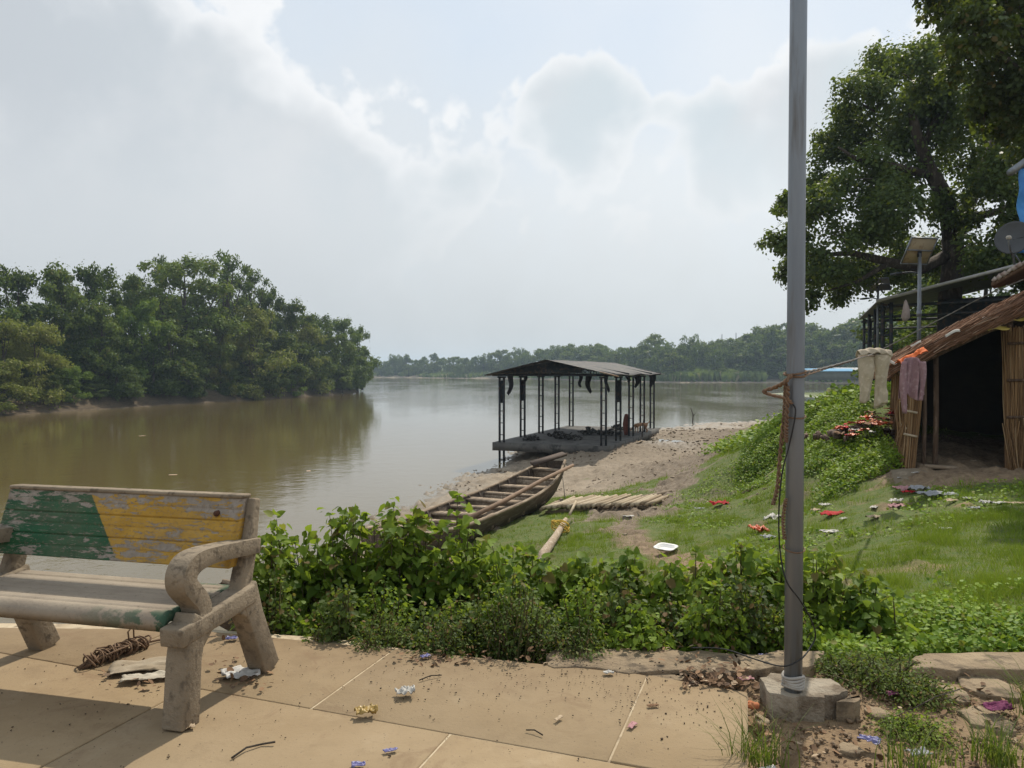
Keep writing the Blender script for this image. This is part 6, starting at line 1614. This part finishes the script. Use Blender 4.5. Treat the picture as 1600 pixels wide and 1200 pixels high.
    tag(mb.build('rubbish_mass', rough_mat('dark_rubbish', (.09,.065,.05), (.18,.12,.09), 6, (.3,.2,.15), 12, .9)), 'dark trodden rubbish under the coloured scraps on the mound', 'rubbish', kind='stuff')
    # ---- on the paving
    def pv(px, py, z=.004): return atz(px, py, z)
    # rope hank under the bench
    a, b = pv(130, 1043), pv(228, 1008); root = thing('rope_hank', (a.x, a.y, 0), 'hank of brown rope lying on the paving under the bench', 'rope'); mb = MB(); ax = (b - a)
    for k in range(34):
        c = ax * (.08 + .9 * (k / 33)) + Vector((0, 0, .026)); r_ = .030 + .012 * math.sin(k * 1.7) ; sd = Vector((-ax.y, ax.x, 0)).normalized(); t_ = ax.normalized() * rng.normal(0, .025)
        mb.tube([tuple(c + sd * r_ * 1.3 * math.cos(q) + Vector((0, 0, 1)) * r_ * .95 * math.sin(q) + t_ * math.cos(q + k)) for q in np.linspace(0, 2 * PI, 14)], .0048, 5, False)
    mb.build('coil', ROPE, root, True); mb = MB()
    for k in range(9): mb.tube([tuple(ax * -.02 + Vector((rng.normal(0, .02), rng.normal(0, .02), .012))), tuple(ax * .4 + Vector((rng.normal(0, .03), rng.normal(0, .03), .045 + rng.random() * .02))), tuple(ax * rng.uniform(.8, 1.0) + Vector((rng.normal(0, .02), rng.normal(0, .02), .03)))], .0045, 5)
    mb.tube([tuple(ax * .72 + Vector((0, 0, .05))), tuple(ax * .70 + Vector((0, 0, .11))), tuple(ax * .76 + Vector((.01, 0, .135))), tuple(ax * .80 + Vector((0, 0, .05)))], .0045, 5)
    mb.tube([tuple(ax * .95 + Vector((0, 0, .02))), tuple(ax * 1.1 + Vector((.02, .03, .01))), tuple(ax * 1.25 + Vector((.05, .02, .008)))], .006, 5); mb.build('loose_strands', ROPE, root, True)
    M_SACK = fab('dusty_sacking', (.36,.30,.22), (.27,.21,.14)); M_CREAM = fab('cream_plastic', (.50,.45,.36), (.40,.35,.27), rough=.5)
    for i, (px, py, w, h, m, nm, lab, cat, amp, rz) in enumerate([
        (230, 1045, .34, .17, M_SACK, 'sacking_scrap', 'dusty crumpled sacking on the paving behind the front bench leg', 'sacking', .13, .2), (232, 1062, .26, .09, M_CREAM, 'plastic_sheet', 'cream plastic sheet half under the sacking below the bench', 'plastic', .22, .3),
        (376, 1056, .16, .11, M_PAP, 'newspaper', 'folded sheet of newspaper between the bench legs', 'newspaper', .25, .45), (572, 1119, .09, .055, fab('yellow_wrapper', (.36,.24,.07), (.28,.18,.05), rough=.4), 'yellow_wrapper', 'crumpled mustard yellow wrapper on the open paving', 'wrapper', .75, .3),
        (634, 1087, .09, .065, M_WHT, 'clear_wrapper', 'crumpled clear plastic wrapper on the open paving', 'wrapper', .5, .1), (610, 1175, .055, .02, M_BLU, 'blue_sachet', 'long blue sachet lying on the paving by itself', 'wrapper', .3, .35), (560, 1198, .055, .03, M_BLU, 'blue_sachet', 'blue and white sachet cut by the lower picture edge', 'wrapper', .3, .1), (664, 1028, .05, .03, M_BLU, 'blue_sachet', 'blue sachet close to the weeds at the paving edge', 'wrapper', .4, .5),
        (988, 1136, .06, .025, M_PNK, 'pink_sachet', 'pinkish sachet on the paving between joint and pole', 'wrapper', .3, 1.0), (950, 1053, .05, .03, M_WHT, 'white_sachet', 'white sachet against the cracked rim stone', 'wrapper', .3, .2), (1195, 1019, .055, .03, M_BLU, 'blue_sachet', 'purple sachet on the rim stone by the pole', 'wrapper', .3, .1), (1165, 1055, .07, .035, M_PNK, 'pink_packet', 'pale red packet in the dead leaves by the pole', 'packet', .3, .2), (1357, 1150, .08, .05, M_BLU, 'foil_packet', 'purple foil packet in the dirt before the footing', 'packet', .4, -.5), (1435, 1170, .09, .05, M_GRY, 'grey_packet', 'grey packet half buried in the dirt', 'packet', .3, .1), (1560, 1102, .13, .07, fab('magenta_net', (.17,.03,.09), (.1,.02,.06)), 'magenta_scrap', 'dark magenta scrap on the flagstones at the side', 'scrap', .4, .2), (1395, 1080, .05, .035, fab('purple_scrap', (.18,.05,.10), (.12,.03,.07)), 'purple_scrap', 'purple scrap caught in the low dark weed', 'scrap', .5, .2), (873, 1125, .05, .018, M_TAN, 'tan_chip', 'tan wood chip on the paving near the second joint', 'chip', .3, .9), (1020, 1105, .05, .02, M_LEAF, 'brown_chip', 'dark chip on the paving near the corner slab', 'chip', .3, .2), (295, 1139, .05, .03, M_TAN, 'tan_chip', 'tan chip at the foot of the front bench leg', 'chip', .3, .5), (362, 1000, .06, .04, M_BLU, 'blue_scrap', 'bluish scrap in the shrub shade behind the bench', 'scrap', .3, .2), (1200, 1195, .07, .03, M_PAP, 'paper_strip', 'white strip at the foot of the dry grass tuft', 'paper', .3, .4)]):
        p = pv(px, py); crumple(w, h, m, nm, lab, cat, (p.x, p.y, .006 if px < 1160 else -.02), 800 + i, rz, amp, n=16, lift=.003)
    for i, (px, py, s, lab) in enumerate([(1177, 1102, .035, 'brick shard at the paving corner near the pole'), (1196, 1075, .03, 'brick shard leaning on the concrete footing'), (1172, 1098, .02, 'smallest brick shard at the paving corner')]):
        p = atz(px, py, -.02); mb = rock(s, 60 + i, .5); o = mb.build('brick_shard', M_BRK); o.location = p; tag(o, lab, 'brick shard')
    # bent stick on the paving
    P_ = [pv(362, 1186), pv(385, 1172), pv(410, 1164), pv(430, 1163)]; mb = MB(); mb.tube([p + Vector((0, 0, .004 + .006 * (i % 2))) for i, p in enumerate(P_)], .004, 6); tag(mb.build('twig', BARK), 'bent dark twig on the paving below the bench', 'twig')
    for i, (a, b, lab) in enumerate([((822, 1142), (848, 1150), 'short thin twig on the large clean flag'), ((655, 1064), (690, 1056), 'thin twig on the flag behind the clear wrapper'), ((1425, 1110), (1500, 1078), 'dry curved stalk in the dirt by the flagstones')]):
        p, q = pv(*a), pv(*b); mb = MB(); mb.tube([p + Vector((0, 0, .004)), p.lerp(q, .5) + Vector((0, .01, .01)), q + Vector((0, 0, .004))], .003, 5); tag(mb.build('twig', BARK), lab, 'twig')
    # flagstones in the dirt
    for i, (px, py, w, h, lab) in enumerate([(1545, 1075, .30, .16, 'flat flagstone sunk in the dirt under the rim stone'), (1545, 1125, .22, .14, 'greenish flat stone in the dirt at the side'), (1490, 1085, .16, .11, 'small sunken stone beside the low weed'), (1440, 1068, .14, .07, 'narrow sunken stone below the rim stone'), (1370, 1115, .12, .07, 'pale sunken stone before the footing chunk'), (1330, 1172, .1, .06, 'small pale stone in the bare dirt'), (1190, 1128, .07, .06, 'cracked cement crumb beside the paving edge'), (1585, 1050, .2, .1, 'broad sunken stone at the picture edge')]):
        p = atz(px, py, -.045); rg = np.random.default_rng(900 + i); a0 = rg.uniform(0, 6); poly = [(w * .5 * rg.uniform(.75, 1.1) * math.cos(a0 + k * PI / 4), h * rg.uniform(.75, 1.1) * math.sin(a0 + k * PI / 4)) for k in range(8)]
        mb = MB(); poly = jag(poly, rg, .010 if w > .15 else .003, 2); mb.prism(poly, -.05, .010); o = mb.build('flagstone', STONE); o.location = p; bevel(o, .004, 2); tag(o, lab, 'flagstone')
litter()
def debris():
    """crumbs, seeds and dead leaves nobody could count"""
    rng = np.random.default_rng(95)
    mb = MB(); n = 1100
    # seed-like crumbs: denser by the shrubs and the paving corner
    ctr = [(-.2, 3.75, .5, .18, .25), (.75, 3.45, .35, .2, .3), (.3, 3.6, .5, .2, .2), (-1.9, 3.7, .7, .35, .12), (-2.0, 3.2, .7, .3, .08), (-.5, 3.2, 1.2, .5, .15)]
    for (cx, cy, sx, sy, fr) in ctr:
        k = int(n * fr); x = rng.normal(cx, sx, k); y = rng.normal(cy, sy, k); ok = (y < 3.95 - .10 * x) & (y > 2.4) & (x < y * .31 - .02)
        x, y = x[ok], y[ok]
        for a, b in zip(x, y):
            s = abs(rng.normal(.0014, .0014)) + .0007; mb.box((a, b, .004 + s * .4), (s * rng.uniform(1, 2.2), s, s * .8), (0, 0, rng.uniform(0, 3)), s * .15)
    tag(mb.build('crumbs', rough_mat('dark_crumbs', (.10,.065,.04), (.05,.035,.025), 30)), 'dark seed husks and crumbs strewn over the paving', 'crumbs', kind='stuff')
    lf = MB(); P = []
    for (px0, px1, py0, py1, k) in ((1065, 1205, 1042, 1078, 230), (600, 860, 1020, 1040, 70), (1380, 1600, 1050, 1190, 150), (1180, 1420, 1090, 1200, 90), (330, 420, 1000, 1080, 60), (1000, 1230, 1010, 1045, 50), (160, 280, 1030, 1080, 30)):
        for _ in range(k): p = atz(rng.uniform(px0, px1), rng.uniform(py0, py1), -.03 if px0 > 1100 else .006); P.append((p.x, p.y, (-.045 if (p.x > p.y * .315) else .008) + rng.random() * .02))
    P = np.array(P); put_leaves(lf, P, rng.normal(0, .35, (len(P), 3)) + (0, 0, 1), rng.uniform(.015, .045, len(P)), T_ROUND, rng, None, rng.uniform(.4, 1, len(P)))
    tag(lf.build('dead_leaves', straw_mat('dead_leaves', (.085,.05,.03), (.24,.14,.075), (.40,.30,.2))), 'dead brown leaves gathered along the rim and in the dirt', 'dead leaves', kind='stuff')
    cl = MB(); k = 4500; x = rng.uniform(.9, 3.2, k); y = rng.uniform(2.4, 4.0, k); ok = (x > y * .32) & (x < y * .8)
    for a, b in zip(x[ok], y[ok]):
        s = abs(rng.normal(.003, .0035)) + .0015; cl.box((a, b, -.05 + s * .3), (s * rng.uniform(1, 1.8), s * 1.2, s), tuple(rng.uniform(0, .6, 3)), s * .2)
    tag(cl.build('dirt_clods', rough_mat('dirt_clod', (.26,.18,.11), (.16,.11,.07), 20)), 'small clods and pebbles in the bare dirt around the footing', 'clods', kind='stuff')
    # footprints' clods on the mud shore
    cl = MB(); k = 12000; x = rng.uniform(-4.5, 20, k); y = rng.uniform(13, 62, k); g = grass_mask(x, y); zb = ground_base(x, y)
    ok = (rng.random(k) < (1 - g) * sst(fbm(x * .5, y * .5, 3, 97), .38, .6)) & (zb > WATER + .02); x, y = x[ok], y[ok]; z = ground_z(x, y)
    for a, b, c in zip(x, y, z):
        s = rng.uniform(.018, .065) * (.6 + b / 45); cl.box((a, b, c), (s * rng.uniform(1, 2), s, s * .55), (rng.normal(0, .3), rng.normal(0, .3), rng.uniform(0, 3)), s * .18)
    tag(cl.build('mud_clods', rough_mat('mud_clod', (.16,.115,.075), (.28,.22,.155), 3)), 'clods and litter trodden into the mud of the shore', 'mud clods', kind='stuff')
debris()
